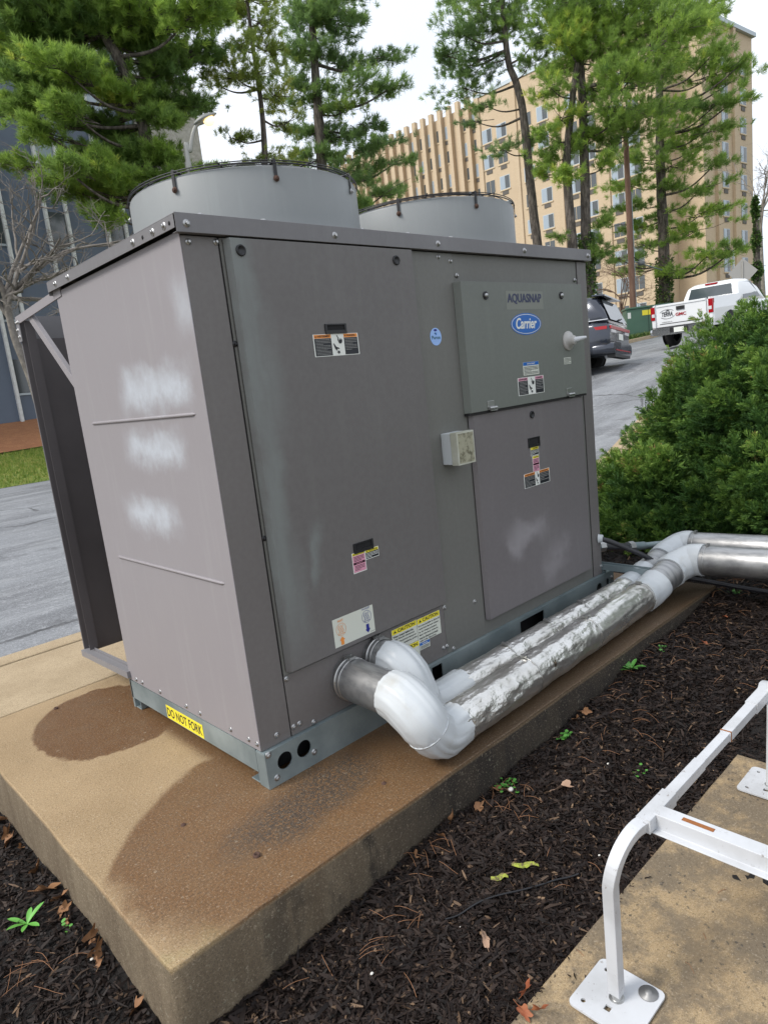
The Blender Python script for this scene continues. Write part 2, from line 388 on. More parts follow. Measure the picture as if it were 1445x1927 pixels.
m_needle2 = tinted('dark pine needles', [(0, (.11, .19, .08)), (.6, (.24, .37, .12)), (1, (.42, .54, .13))], .55, .3, .5)
m_hem = tinted('hemlock needles', [(0, (.16, .22, .06)), (.6, (.32, .40, .09)), (1, (.50, .50, .12))], .55, .3, .5)
m_jun = tinted('juniper foliage', [(0, (.022, .058, .018)), (.45, (.058, .135, .030)), (.8, (.17, .29, .050)), (.97, (.32, .45, .09)), (1, (.34, .20, .09))], .55, .3, .25)
m_ivy = tinted('ivy leaves', [(0, (.04, .09, .025)), (.7, (.12, .21, .05)), (1, (.28, .32, .10))], .5, .4, .2)
m_grass = tinted('grass blades', [(0, (.11, .18, .03)), (.6, (.21, .30, .05)), (1, (.42, .38, .13))], .7, .3, .3)
n = NT('pine bark'); b = n.noise(9, 6, .7, (1, 1, .3)); n.base(n.mix(b.st(.4, .65), (.055, .045, .038), (.17, .145, .125))); n.rough(.9); n.bump(b, .05); m_bark = n.m
m_twig = M('grey twig bark', (.24, .215, .19), .85, var=(8, .2), c2=(.13, .115, .10))
m_rtwig = M('reddish twig bark', (.19, .12, .09), .85)

# ================================================================== TERRAIN
def Rz(x): return float(np.interp(x, [-60, 5, 7, 10, 14, 17, 21, 23, 32, 70, 120, 400], [0, 0, .05, .22, .72, 1.14, 1.38, 1.48, 2.06, 5.2, 8, 10]))
def Lw(x): return float(np.interp(x, [-60, 12, 26], [1, 1, 0]))
def gz(x, y): return Rz(x) + Lw(x) * float(np.interp(y, [-60, 16.2, 22, 26.5, 60, 400], [0, 0, .42, 1.30, 2.2, 6]))
def curb(x): return float(np.interp(x, [-60, 2, 6.7, 10, 14, 20, 60], [2.36, 2.36, 2.5, 3.6, 4.6, 5.2, 5.2]))
def far(x): return float(np.interp(x, [-60, 12, 28, 60], [15.5, 15.5, 13.6, 13.6]))
def mulch_z(x, y):
    b = float(np.interp(x, [-1.6, -.3, 0, 1, 1.7, 2.6, 4, 7], [-.21, -.21, -.18, -.14, -.085, -.04, -.015, 0]))
    if y > .4: b = b * max(0, min(1, (1.75 - y) / 1.0)) if x > 2.4 else b - .05 * min(1, (y - .4)) 
    k = max(0, min(1, (-.72 - y) / .22)) * max(0, min(1, (1.75 - x) / .4)); b = b * (1 - k) + -.215 * k
    if x < -.5 and y < 0: b -= .04 * min(1, -y / .3)
    v = Vector((x * 3.2, y * 3.2, 0)); b += .022 * noise.noise(v) + .010 * noise.noise(v * 4)
    return b
def sheet(name, xs, ys, fn, mat, sm=True):
    vs = []; nx = len(xs)
    for j, t in enumerate(ys):
        for x in xs: vs.append(fn(x, t))
    fs = np.array([(j * nx + i, j * nx + i + 1, (j + 1) * nx + i + 1, (j + 1) * nx + i) for j in range(len(ys) - 1) for i in range(nx - 1)])
    return npmesh(name, np.array(vs), fs, mat, smooth=sm)
LX = np.concatenate([np.linspace(-60, 0, 13), np.linspace(1, 40, 40), np.linspace(44, 70, 8)])
g = sheet('ground', np.concatenate([np.linspace(-900, -70, 6), LX, np.linspace(90, 900, 8)]), [-900, -300, -60, -20, -8, -3, 0, 2, 8, 16, 22, 26.5, 40, 60, 100, 300, 900], lambda x, y: (x, y, gz(x, y) - .35), M('distant ground', (.13, .14, .07), .95, var=(.4, .2), c2=(.10, .09, .06))); tag(g, kind='structure')
g = sheet('street', LX, np.linspace(0, 1, 24), lambda x, t: (x, curb(x) + t * (far(x) - curb(x)), gz(x, curb(x) + t * (far(x) - curb(x))) - .12), m_asph); tag(g, kind='structure')
g = sheet('lawn', LX, np.linspace(0, 1, 12), lambda x, t: (x, far(x) + .16 + t * (22 - far(x)), gz(x, far(x) + t * (22 - far(x))) - .125 * max(0, 1 - t * 6)), m_lawn); tag(g, kind='structure')
g = sheet('planting_bed', LX, np.linspace(0, 1, 6), lambda x, t: (x, 21.9 + t * 4.8, gz(x, 21.9 + t * 4.8) + .05 + .04 * noise.noise(Vector((x, t * 5, 0)))), m_straw); tag(g, kind='structure')
# faded paint marks on the street
mb = MB(); m_line = M('worn road paint', (.50, .50, .48), .7, var=(30, .12), c2=(.16, .165, .17))
for k in range(5):
    cx, cy = 1.0 + k * .0, 3.2
for (x0, y0, x1, y1, wd) in [(.55, 3.02, .95, 3.6, .10), (1.6, 5.1, 2.3, 6.3, .10), (2.4, 6.9, 2.9, 8.4, .10)]:
    d = Vector((x1 - x0, y1 - y0, 0)).normalized(); p = Vector((-d.y, d.x, 0)) * wd / 2
    mb.quad([(x0 - p.x, y0 - p.y, -.116), (x0 + p.x, y0 + p.y, -.116), (x1 + p.x, y1 + p.y, -.116), (x1 - p.x, y1 - p.y, -.116)], m_line)
tag(mb.build('road_marking'), kind='structure')
# mulch bed
xs = np.concatenate([np.linspace(-3, -1.5, 6), np.linspace(-1.4, 3, 150), np.linspace(3.1, 9, 40)]); ys = np.concatenate([np.linspace(-6, -1.5, 10), np.linspace(-1.4, 1.7, 110)])
g = sheet('mulch_bed', xs, ys, lambda x, y: (x, y, mulch_z(x, y)), m_soil); tag(g, kind='structure')
# pad, sidewalk with kerb, near slab
def rough_box(name, x0, x1, y0, y1, z0, z1, mat, bev=.004, hole=None):
    mb = MB(); nx, ny = max(2, int((x1 - x0) / .06)), max(2, int((y1 - y0) / .06)); X = np.linspace(x0, x1, nx); Y = np.linspace(y0, y1, ny)
    def wob(p, a=.004): v = Vector(p) * 6; return (p[0] + a * noise.noise(v), p[1] + a * noise.noise(v + Vector((9, 0, 0))), p[2] + a * .5 * noise.noise(v + Vector((0, 9, 0))))
    ring = [(x, y0) for x in X[:-1]] + [(x1, y) for y in Y[:-1]] + [(x, y1) for x in X[::-1][:-1]] + [(x0, y) for y in Y[::-1][:-1]]
    cxm, cym = (x0 + x1) / 2, (y0 + y1) / 2
    def inset(p, d): return (min(max(p[0], x0 + d), x1 - d), min(max(p[1], y0 + d), y1 - d))
    rings = [[wob((*p, z)) for p in ring] for z in np.linspace(z0, z1 - bev, 5)] + [[wob((*inset(p, bev * .3), z1 - bev * .3), .003) for p in ring], [wob((*inset(p, bev), z1), .002) for p in ring]]
    n_ = len(ring); mb.loft(rings, mat, True, False)
    mb.add([rings[-1][k] for k in range(n_)], [list(range(n_))], mat)
    return mb.build(name)
tag(rough_box('equipment_pad', -.568, 2.62, -.435, 1.475, -.6, 0, m_pad), kind='structure')
mb = MB(); SX = np.concatenate([np.linspace(-60, -2, 12), np.linspace(-1, 22, 70), np.linspace(24, 60, 10)])
def strip(mb, X, f0, f1, z0, z1, mat):
    v = []
    for x in X: v += [(x, f0(x), gz(x, 0) + z0), (x, f0(x), gz(x, 0) + z1), (x, f1(x), gz(x, 0) + z1), (x, f1(x), gz(x, 0) + z0)]
    fs = [(4 * i + a, 4 * i + (a + 1) % 4, 4 * (i + 1) + (a + 1) % 4, 4 * (i + 1) + a) for i in range(len(X) - 1) for a in range(4)]; mb.add(v, fs, mat)
strip(mb, SX, lambda x: curb(x) - .88, lambda x: curb(x) - .165, -.4, .001, m_walk)
tag(mb.build('sidewalk', bevel=.006), kind='structure')
mb = MB(); strip(mb, SX, lambda x: curb(x) - .155, lambda x: curb(x) + .003, -.4, .006, m_walk)
tag(mb.build('kerb', bevel=.015), kind='structure')
mb = MB(); strip(mb, LX[LX > 12], lambda x: far(x), lambda x: far(x) + .17, -.4, .03, m_walk); tag(mb.build('kerb', bevel=.015), kind='structure')
tag(rough_box('concrete_slab', -2.6, 1.362, -3.4, -.985, -.5, -.2, m_slab), kind='structure')

# ================================================================== CHILLER UNIT
unit = thing('chiller_unit', (0, 0, 0), 'large grey metal air cooled chiller with two round fan shrouds on a concrete pad', 'chiller')
def part(mb, name, parent=unit, label=None, bevel=0): return mb.build(name, parent, label, bevel)
_bolt = None
def bolt(parent, pos, N, mat=None, s=1.0):
    global _bolt
    mb = MB(); N = Vector(N); pos = Vector(pos) - N * .001
    mb.lathe([(0, .0016), (.011 * s, .0016), (.0115 * s, 0)], pos, N, 14, mat or m_bolt)
    mb.lathe([(0, .0085 * s), (.0045 * s, .0085 * s), (.0062 * s, .0068 * s), (.0064 * s, .001)], pos, N, 6, mat or m_bolt, False)
    return part(mb, 'bolt', parent)
# base frame
HR, L, W, H = .129, 2.205, 1.018, 1.80; LR = 2.297
F0 = front(-.014)
mb = MB()
mb.plate(F0, rect(-.004, LR, 0, HR), [circ(.07, .072, .030), circ(.151, .076, .030), rect(.809, .871, .046, .118), rect(1.420, 1.615, .040, .112), circ(2.142, .066, .027), circ(2.222, .070, .027)], .005, m_galv)
mb.box(-.004, LR, -.014, .03, HR - .004, HR, m_galv); mb.box(-.004, .001, -.014, .035, 0, HR - .005, m_galv)
mb.plate((Vector((0, 0, 0)), Vector((0, 1, 0)), Vector((0, 0, 1)), Vector((-1, 0, 0))), rect(.036, W + .012, .046, HR), [], .004, m_galv)
mb.box(0, .03, .036, W, HR - .004, HR - .001, m_galv)
for yy in (.04, W - .055):
    mb.box(0, .05, yy, yy + .004, 0, .06, m_galv); mb.box(0, .05, yy, yy + .055, 0, .004, m_galv); mb.box(0.046, .05, yy, yy + .055, 0, .1, m_galv)
mb.box(-.004, LR, W - .004, W + .01, 0, HR, m_galv); mb.box(LR - .005, LR, -.012, W, .0, HR - .006, m_galv)
base = part(mb, 'base_rail', label='galvanised base frame with round and rectangular openings', bevel=.0015)
mb = MB(); mb.box(.06, LR - .05, .05, W - .05, .015, .128, m_void); part(mb, 'underside_shade')  # near-black block stands in for the shade under the unit
for q in [(.19, .045), (.03, .028), (2.17, .03), (2.275, .09)]: bolt(base, (q[0], -.02, q[1]), (0, -1, 0))
for q in [(.01, .125)]: bolt(base, (q[0], -.02, q[1] - .005), (0, -1, 0))
# cabinet body (front sheet with the pipe holes, pillars), interior dark
mb = MB()
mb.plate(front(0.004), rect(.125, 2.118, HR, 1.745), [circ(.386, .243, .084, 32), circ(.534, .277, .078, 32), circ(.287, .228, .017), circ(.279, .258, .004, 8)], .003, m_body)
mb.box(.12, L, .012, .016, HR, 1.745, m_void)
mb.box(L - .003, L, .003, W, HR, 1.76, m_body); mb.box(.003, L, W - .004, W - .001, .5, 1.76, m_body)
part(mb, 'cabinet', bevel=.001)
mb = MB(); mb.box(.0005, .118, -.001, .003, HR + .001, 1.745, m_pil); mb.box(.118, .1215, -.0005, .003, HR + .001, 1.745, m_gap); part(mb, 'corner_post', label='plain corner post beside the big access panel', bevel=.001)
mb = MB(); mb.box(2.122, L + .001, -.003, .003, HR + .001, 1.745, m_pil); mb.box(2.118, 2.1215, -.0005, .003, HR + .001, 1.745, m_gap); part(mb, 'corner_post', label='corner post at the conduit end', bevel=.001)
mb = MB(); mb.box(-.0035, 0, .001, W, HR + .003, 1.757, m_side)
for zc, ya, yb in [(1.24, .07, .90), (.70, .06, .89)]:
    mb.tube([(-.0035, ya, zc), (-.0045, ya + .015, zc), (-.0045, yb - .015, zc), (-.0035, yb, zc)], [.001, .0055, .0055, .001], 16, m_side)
side = part(mb, 'side_panel', label='large pale end panel with chalky pale patches', bevel=.0008)
for y, z in [(0.948, 0.148), (0.888, 0.150), (0.722, 0.152), (0.501, 0.152), (0.396, 0.153), (0.181, 0.155), (0.067, 0.155), (0.016, 0.155)]: bolt(side, (-.0045, y, z), (-1, 0, 0), s=.8)
# the joints and skirting
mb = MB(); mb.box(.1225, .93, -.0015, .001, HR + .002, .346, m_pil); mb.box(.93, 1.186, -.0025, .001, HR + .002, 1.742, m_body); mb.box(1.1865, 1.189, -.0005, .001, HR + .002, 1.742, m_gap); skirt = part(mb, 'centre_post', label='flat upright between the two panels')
for x, z in [(0.022, 1.728), (0.113, 1.732), (1.1, 1.728), (1.171, 1.715), (1.204, 1.66), (1.205, 1.598), (1.198, 1.362), (1.193, 1.11), (2.098, 1.658), (0.133, 0.335), (0.134, 0.16), (0.158, 0.161), (0.063, 0.162), (0.937, 0.333), (0.908, 0.166), (0.930, 0.166), (0.968, 0.142), (0.217, 0.141), (2.198, 0.171), (1.130, .3)]: bolt(unit, (x, -.0028, z), (0, -1, 0), s=.85)
for x, z in [(0.1265, 1.436), (0.1275, 0.823)]: bolt(unit, (x, -.002, z), (0, -1, 0), m_black, .8)
# roof cap
mb = MB(); o = .022; zt, zl = 1.80, 1.748
mb.box(-o, L + o, -o, W + o, zt - .003, zt, m_roof)
mb.box(-o, L + o, -o - .002, -o, zl, zt + .001, m_roof); mb.box(-o - .002, -o, -o + .004, W + o, zl + .012, zt - .004, m_roof); mb.box(L + o, L + o + .002, -o, W + o, zl, zt - .001, m_roof); mb.box(-o, L + o, W + o, W + o + .002, zl, zt - .001, m_roof)
mb.box(-o, L + o, -o + .001, .0, zl, zl + .002, m_roof)
roof = part(mb, 'roof_cap', bevel=.0012)
for x, z in [(0.012, 1.772), (0.56, 1.772), (1.081, 1.772), (1.656, 1.772), (2.196, 1.772)]: bolt(roof, (x, -o - .003, z), (0, -1, 0))
for y in [.041, .114, .25, .814, .948]: bolt(roof, (-o - .003, y, 1.777), (-1, 0, 0))
for y in [.181, .008]: mb = MB(); mb.lathe([(0, .0006), (.006, .0006), (.006, 0)], (-o - .0025, y, 1.777), (-1, 0, 0), 10, m_void); part(mb, 'screw_hole', roof)
for x in (.08, .30, .72, .95, 1.2, 1.9): mb = MB(); mb.lathe([(0, .012), (.008, .012), (.009, .008), (.009, 0)], (x, .01, zt), (0, 0, 1), 6, m_bolt, False); part(mb, 'bolt', roof)
# fan shrouds
def fan(cx, cy, label, angs):
    r, h = .43, .215; z0 = zt
    mb = MB(); prof = [(r + .004, 0), (r + .002, .03), (r, .06), (r - .001, h - .012), (r - .004, h - .003), (r - .012, h), (r - .02, h - .004), (r - .022, .0)]
    mb.lathe(prof, (cx, cy, z0), (0, 0, 1), 96, m_fan)
    sh = part(mb, 'fan_shroud', label=label)
    mb = MB()
    def ringz(rr, zz, t=.0028): mb.tube([(cx + rr * math.cos(a), cy + rr * math.sin(a), zz) for a in np.linspace(0, 2 * math.pi, 73)], t, 5, m_black, False)
    ringz(r + .003, z0 + h + .003, .0026); ringz(r + .001, z0 + h + .012, .002)
    for k in range(1, 12): ringz(r * k / 12, z0 + h + .014 + .022 * (1 - (k / 12) ** 2), .0022)
    for k in range(8):
        a = k * math.pi / 4; mb.tube([(cx + rr * math.cos(a), cy + rr * math.sin(a), z0 + h + .017 + .022 * (1 - (rr / r) ** 2)) for rr in np.linspace(.02, r, 8)], .003, 5, m_black)
    part(mb, 'fan_guard', sh)
    for i, a in enumerate(angs):
        ca, sa = math.cos(R_(a)), math.sin(R_(a)); rr = r + .004; U = Vector((-sa, ca, 0)); N = Vector((ca, sa, 0)); mb = MB()
        mb.fbox((Vector((cx, cy, z0)) + N * r, U, Vector((0, 0, 1)), N), -.0055, .0055, h - .050, h + .013, .001, .004, m_black)
        mb.tube([Vector((cx, cy, z0 + h + .014)) + N * (r + .003), Vector((cx, cy, z0 + h + .012)) + N * (r - .04)], .005, 6, m_black)
        c = part(mb, 'guard_clip', sh); bolt(c, Vector((cx, cy, z0 + h - .045)) + N * (r + .005), N, m_rust if i % 3 else m_bolt, .9)
    mb = MB(); mb.lathe([(0, .10), (.08, .10), (.09, .02), (.09, 0)], (cx, cy, z0 + .02), (0, 0, 1), 24, m_black)
    for k in range(5):
        a = k * 2 * math.pi / 5; d = Vector((math.cos(a), math.sin(a), 0)); e = Vector((-d.y, d.x, 0)); c = Vector((cx, cy, z0 + .08))
        mb.quad([c + d * .08 - e * .05 - Vector((0, 0, .03)), c + d * .38 - e * .11 - Vector((0, 0, .03)), c + d * .39 + e * .09 + Vector((0, 0, .03)), c + d * .08 + e * .05 + Vector((0, 0, .03))], m_black)
    part(mb, 'fan_blades', sh)
fan(.585, .50, 'round fan shroud nearer the pale end panel', [150, 204, 250, 298, 350, 30, 90])
fan(1.60, .50, 'round fan shroud farther from the pale end panel', [150, 208, 254, 304, 350, 30, 90])

# access panels
def panel(name, x0, x1, z0, z1, d, mat, label, flange=.012, tab=0):
    mb = MB(); F = front(0)
    mb.box(x0 + .016, x1 - .004, -d + .003, -.003, z0 + .004, z1 - .004, m_gap)
    mb.box(x0 + flange, x1, -d, -d + .0025, z0, z1, mat)
    mb.add([(x0, -.004, z0), (x0 + flange, -d + .0005, z0), (x0 + flange, -d + .0005, z1), (x0, -.004, z1), (x0 + .002, -.003, z0), (x0 + flange, -d + .003, z0), (x0 + flange, -d + .003, z1), (x0 + .002, -.003, z1)], [(0, 1, 2, 3), (4, 7, 6, 5), (0, 4, 5, 1), (3, 2, 6, 7), (0, 3, 7, 4)], mat)
    mb.box(x0 + flange, x1, -d + .003, -.0035, z0, z0 + .002, mat); mb.box(x1 - .002, x1, -d + .003, -.0035, z0 + .003, z1, mat)
    return part(mb, name, label=label, bevel=.0012)
dA = .024
ax0, az0 = fp(.149, .349, dA); ax1, az1 = fp(.93, 1.746, dA)
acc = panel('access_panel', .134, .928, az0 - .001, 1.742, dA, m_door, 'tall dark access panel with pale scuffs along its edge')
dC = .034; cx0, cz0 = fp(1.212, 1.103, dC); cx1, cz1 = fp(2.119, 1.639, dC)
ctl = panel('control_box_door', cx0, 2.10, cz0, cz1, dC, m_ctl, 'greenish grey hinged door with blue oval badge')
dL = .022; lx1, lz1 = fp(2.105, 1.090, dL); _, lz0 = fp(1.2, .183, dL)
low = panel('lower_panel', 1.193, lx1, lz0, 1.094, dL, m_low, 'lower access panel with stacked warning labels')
mb = MB(); mb.box(cx0, 2.1, -dC + .004, -.004, 1.0955, cz0 - .001, m_gap); part(mb, 'gasket', ctl)
def latch(parent, x, z, d, key=False):
    x, z = fp(x, z, d); mb = MB(); O = (x, -d, z)
    mb.lathe([(.017, 0), (.017, .004), (.013, .006), (.011, .002), (0, .002)], O, (0, -1, 0), 24, m_black)
    if key: mb.lathe([(.009, .003), (.009, .009), (0, .009)], O, (0, -1, 0), 16, m_bolt)
    part(mb, 'latch', parent)
latch(acc, .195, 1.712, dA); latch(acc, .865, 1.707, dA); latch(ctl, 1.382, 1.583, dC, 1); latch(ctl, 1.97, 1.585, dC, 1); latch(low, 1.658, 1.049, dL)
def handle(parent, x0, x1, z0, z1, d):
    (x0, z0), (x1, z1) = fp(x0, z0, d), fp(x1, z1, d); F = front(-d - .0002); mb = MB()
    mb.plate(F, rect(x0, x1, z0, z1), [rect(x0 + .008, x1 - .008, z0 + .007, z1 - .004)], .004, m_black)
    mb.box(x0 + .006, x1 - .006, -d - .0012, -d - .0004, z0 + .005, z1 - .003, m_void)
    mb.box(x0 + .008, x1 - .008, -d - .0035, -d - .001, z0 + .007, z0 + .012, m_black)
    part(mb, 'recessed_handle', parent)
handle(acc, .486, .581, 1.453, 1.486, dA); handle(acc, .492, .588, .676, .713, dA); handle(low, 1.612, 1.705, .898, .943, dL)

# ---- printed labels
def sticker(parent, name, x0, x1, z0, z1, d, items, bgm=m_white, label=None):
    (x0, z0), (x1, z1) = fp(x0, z0, d), fp(x1, z1, d); F = front(-d - .0008); w_, h_ = x1 - x0, z1 - z0; mb = MB()
    mb.box(x0, x1, -d - .0008, -d - .0001, z0, z1, bgm)
    for it in items:
        k = it[0]
        if k == 'r': _, a, b, c, e, m_, *zz = it; mb.fbox(F, x0 + a * w_, x0 + b * w_, z0 + c * h_, z0 + e * h_, 0, .0003 + (zz[0] if zz else 0), m_)
        elif k == 't': _, s, a, b, c, e, m_ = it; text(mb, s, F, x0 + a * w_, x0 + b * w_, z0 + c * h_, z0 + e * h_, m_, .0011)
        elif k == 'p': _, pts, m_ = it; mb.quad([F[0] + F[1] * (x0 + a * w_) + F[2] * (z0 + b * h_) + F[3] * .0011 for a, b in pts], m_)
        elif k == 'l':   # illegible small print as broken lines
            _, a, b, c, e, n_, m_ = it; rr = random.Random(n_ * 7 + int(a * 100))
            for i in range(n_):
                zc = e - (i + .5) * (e - c) / n_; hh = (e - c) / n_ * .17; xq = a; xe = b if (i + 1) % 4 else a + (b - a) * rr.uniform(.4, .8)
                while xq < xe - .01:
                    wl = min(rr.uniform(.04, .11) * (b - a) * 1.6, xe - xq); mb.fbox(F, x0 + xq * w_, x0 + (xq + wl * .86) * w_, z0 + (zc - hh) * h_, z0 + (zc + hh) * h_, 0, .0009, m_); xq += wl
    return part(mb, name, parent, label)
def tri(cx, cy, s, asp): return [(cx - s, cy - s * asp * .8), (cx + s, cy - s * asp * .8), (cx, cy + s * asp)]
def hands(cx0, cx1, m_=m_ink):
    w_ = cx1 - cx0; X = lambda a: cx0 + a * w_
    hand = lambda ox, oy, s, f: [(X(ox + f * px_ * s), oy + py_ * s * .62) for px_, py_ in [(0, 0), (.25, -.05), (.42, .1), (.5, .42), (.44, .6), (.38, .4), (.34, .68), (.26, .42), (.18, .72), (.12, .42), (.02, .62), (.02, .3), (-.12, .38), (-.04, .15)]]
    return [('p', hand(.58, .56, .55, 1), m_), ('p', [(X(.12), .56), (X(.18), .56), (X(.34), .40), (X(.52), .36), (X(.56), .30), (X(.40), .32), (X(.34), .22), (X(.22), .34)], m_),
            ('p', [(X(.48 + .16 * (1 if i % 2 else .45) * math.cos(i * math.pi / 5)), .16 + .10 * (1 if i % 2 else .45) * math.sin(i * math.pi / 5)) for i in range(10)], m_),
            ('p', [(X(.42), .93), (X(.47), .93), (X(.58), .80), (X(.54), .70), (X(.60), .66), (X(.48), .70), (X(.52), .80)], m_)]
def warn(parent, x0, x1, z0, z1, d, hm, a_, b_, words=('AVERTISSEMENT', 'WARNING'), label=None, lines=11):
    it = [('r', .02, a_, .82, .98, hm), ('r', b_, .98, .82, .98, hm), ('r', .02, a_, .03, .81, m_ink), ('r', b_, .98, .03, .81, m_ink),
          ('t', words[0], .08, a_ - .02, .86, .95, m_ink), ('t', words[1], b_ + .06, .93, .86, .95, m_ink), ('p', tri(.05, .90, .018, 2.0), m_ink), ('p', tri(b_ + .03, .90, .018, 2.0), m_ink),
          ('l', .045, a_ - .02, .06, .78, lines, m_fine), ('l', b_ + .02, .96, .22, .78, lines - 3, m_fine)] + hands(a_, b_)
    return sticker(parent, 'warning_label', x0, x1, z0, z1, d, it, label=label)
warn(acc, .430, .632, 1.379, 1.453, dA, m_org, .385, .67, label='black and orange warning label with hand symbols below the upper handle')
sticker(acc, 'caution_label', .480, .544, .604, .680, dA, [('r', .04, .96, .86, .98, m_yel), ('r', .04, .96, .04, .85, m_pink), ('t', 'CAUTION', .22, .92, .88, .965, m_ink), ('p', tri(.12, .92, .05, .9), m_ink), ('l', .12, .88, .56, .82, 4, m_ink), ('r', .06, .94, .42, .52, m_ink), ('l', .25, .75, .44, .50, 1, m_pink), ('l', .15, .88, .12, .38, 4, m_ink)], label='pink caution label below the lower handle')
sticker(acc, 'caution_label', .545, .612, .641, .678, dA, [('r', .03, .97, .70, .97, m_yel), ('r', .03, .97, .06, .69, m_ink), ('t', 'CAUTION', .26, .9, .75, .93, m_ink), ('p', tri(.14, .83, .05, 1.6), m_ink), ('l', .07, .93, .12, .64, 4, m_white)], label='black and yellow caution label below the lower handle')
# inlet / outlet card
def wave(cx, cy, m_, f):
    it = []
    K = 28; ring = [(cx + .118 * math.cos(2 * math.pi * k / K) * f[0], cy + .118 * math.sin(2 * math.pi * k / K) * f[1]) for k in range(K)]
    for k in range(K):
        a, b = ring[k], ring[(k + 1) % K]; i_ = lambda p: (cx + (p[0] - cx) * .95, cy + (p[1] - cy) * .95); it.append(('p', [a, b, i_(b), i_(a)], m_))
    for j in (-1, 0, 1):
        pr = None
        for k in range(9):
            t = k / 8; q = (cx + j * .045 + .018 * math.sin(t * 2 * math.pi) - .02 + .03 * t, cy - .13 + .28 * t)
            if pr: it.append(('p', [(pr[0] - .006, pr[1]), (pr[0] + .006, pr[1]), (q[0] + .006, q[1]), (q[0] - .006, q[1])], m_))
            pr = q
    it.append(('p', [(cx - .085, cy - .15), (cx + .085, cy - .15), (cx + .085, cy - .165), (cx - .085, cy - .165)], m_))
    return it
def arrow(cx, y0, y1, m_, up):
    s = 1 if up else -1; b = y0 if up else y1; t = y1 if up else y0; h = (y1 - y0)
    return [('p', [(cx - .035, b), (cx + .035, b), (cx + .035, b + s * h * .55), (cx - .035, b + s * h * .55)], m_), ('p', [(cx - .065, b + s * h * .55), (cx + .065, b + s * h * .55), (cx, t)], m_)]
sticker(acc, 'flow_label', .354, .549, .363, .468, dA, wave(.18, .58, m_org, (1, 1.9)) + wave(.82, .66, m_navy, (1, 1.9)) + arrow(.18, .03, .33, m_org, True) + arrow(.82, .06, .38, m_navy, False) + [('t', 'INLET', .12, .25, .86, .93, m_org), ('t', 'OUTLET', .72, .92, .93, .985, m_navy), ('r', .88, .99, .055, .065, m_ink)], m_offw, 'white card with an orange inlet arrow and a blue outlet arrow')
CA = ['Water strainer behind this', 'panel. Periodic maintenance', 'required to prevent damage to', 'cooler. See installation packet', 'for details.']
CB = ['It is not possible to drain all', 'water from this heat exchang-', 'er. For freeze protection', 'during shut-down, exchanger', 'must be drained and rinsed', 'with 2 gals. Glycol mix.']
def cau(x0, x1, z0, z1, lines, hh, label):
    it = [('r', .01, .99, 1 - hh, .99, m_yel), ('t', 'CAUTION', .24, .92, 1 - hh * .82, 1 - hh * .18, m_ink), ('p', tri(.13, 1 - hh * .55, .055, 1.1 if hh < .4 else 1.6), m_ink)]
    n_ = len(lines); top = 1 - hh - .03
    for i, s in enumerate(lines): it.append(('t', s, .04, .04 + .92 * min(1, len(s) / 30), top - (i + .88) * top / n_, top - (i + .2) * top / n_, m_ink))
    return sticker(unit, 'caution_label', x0, x1, z0, z1, .003, it, m_offw, label)
cau(.628, .768, .250, .336, CA, .25, 'caution label beside the water pipe openings')
cau(.770, .905, .234, .334, CB, .22, 'topmost caution label near the corner of the access panel')
cau(.632, .770, .180, .2485, ['Field installed flow', 'switch is required'], .30, 'caution label half hidden by the pipe')
sticker(unit, 'notice_label', .772, .832, .203, .233, .003, [('r', .02, .98, .62, .98, m_blue), ('t', 'NOTICE', .25, .75, .70, .90, m_white), ('l', .06, .94, .08, .55, 3, m_ink)], m_offw)
# control door labels
Fd = front(-dC - .0008)
x0, z0 = fp(1.535, 1.546, dC); x1, z1 = fp(1.797, 1.592, dC)
mb = MB(); mb.box(x0 - .008, x1 + .015, -dC - .0005, -dC - .0001, z0 - .022, z1 + .010, m_tan); text(mb, 'AQUASNAP', Fd, x0, x1, z0, z1, M('badge lettering', (.018, .025, .075), .4), .0004)
for k in (-.0015, .0015): text(mb, 'AQUASNAP', Fd, x0 + k, x1 + k, z0 + .0004 * (1 + k * 100), z1, M('badge lettering'), .0005 + k * .05)
part(mb, 'nameplate', ctl, 'clear strip with dark blue capital letters')
bx, bz = fp(1.6655, 1.459, dC); ra, rb = .1165, .0475
mb = MB()
def ell(a, b, z): return [Vector((bx + a * math.cos(t), -dC - z, bz + b * math.sin(t))) for t in np.linspace(0, 2 * math.pi, 49)[:-1]]
mb.add(ell(ra, rb, .0008), [list(range(48))], m_blue); mb.add(ell(ra - .005, rb - .005, .0012), [list(range(48))], m_white); mb.add(ell(ra - .0085, rb - .0075, .0016), [list(range(48))], m_blue)
for k in (0, .0015): text(mb, 'Carrier', Fd, bx - .080 + k, bx + .078 + k, bz - .021, bz + .027, m_white, .0014 + k * .1, .25)
part(mb, 'oval_badge', ctl, 'blue oval badge with white slanted lettering')
px_, pz = fp(1.044, 1.4245, .003); mb = MB()
def ell2(cx, cz, a, b, z): return [Vector((cx + a * math.cos(t), -z, cz + b * math.sin(t))) for t in np.linspace(0, 2 * math.pi, 33)[:-1]]
mb.add(ell2(px_, pz, .033, .034, .0036), [list(range(32))], m_lblue); mb.add(ell2(px_, pz + .025, .010, .0045, .004), [list(range(32))], m_navy)
text(mb, 'Puron', front(-.0036), px_ - .024, px_ + .025, pz - .010, pz + .004, m_grn, .0006); mb.add(ell2(px_ + .002, pz + .011, .004, .005, .004), [list(range(32))], m_blue); mb.add(ell2(px_ - .004, pz + .013, .003, .003, .0041), [list(range(32))], m_grn)
mb.fbox(front(-.0036), px_ - .018, px_ + .018, pz - .016, pz - .0145, 0, .0005, m_lblue); part(mb, 'round_badge', unit, 'small pale blue round sticker on the centre upright')
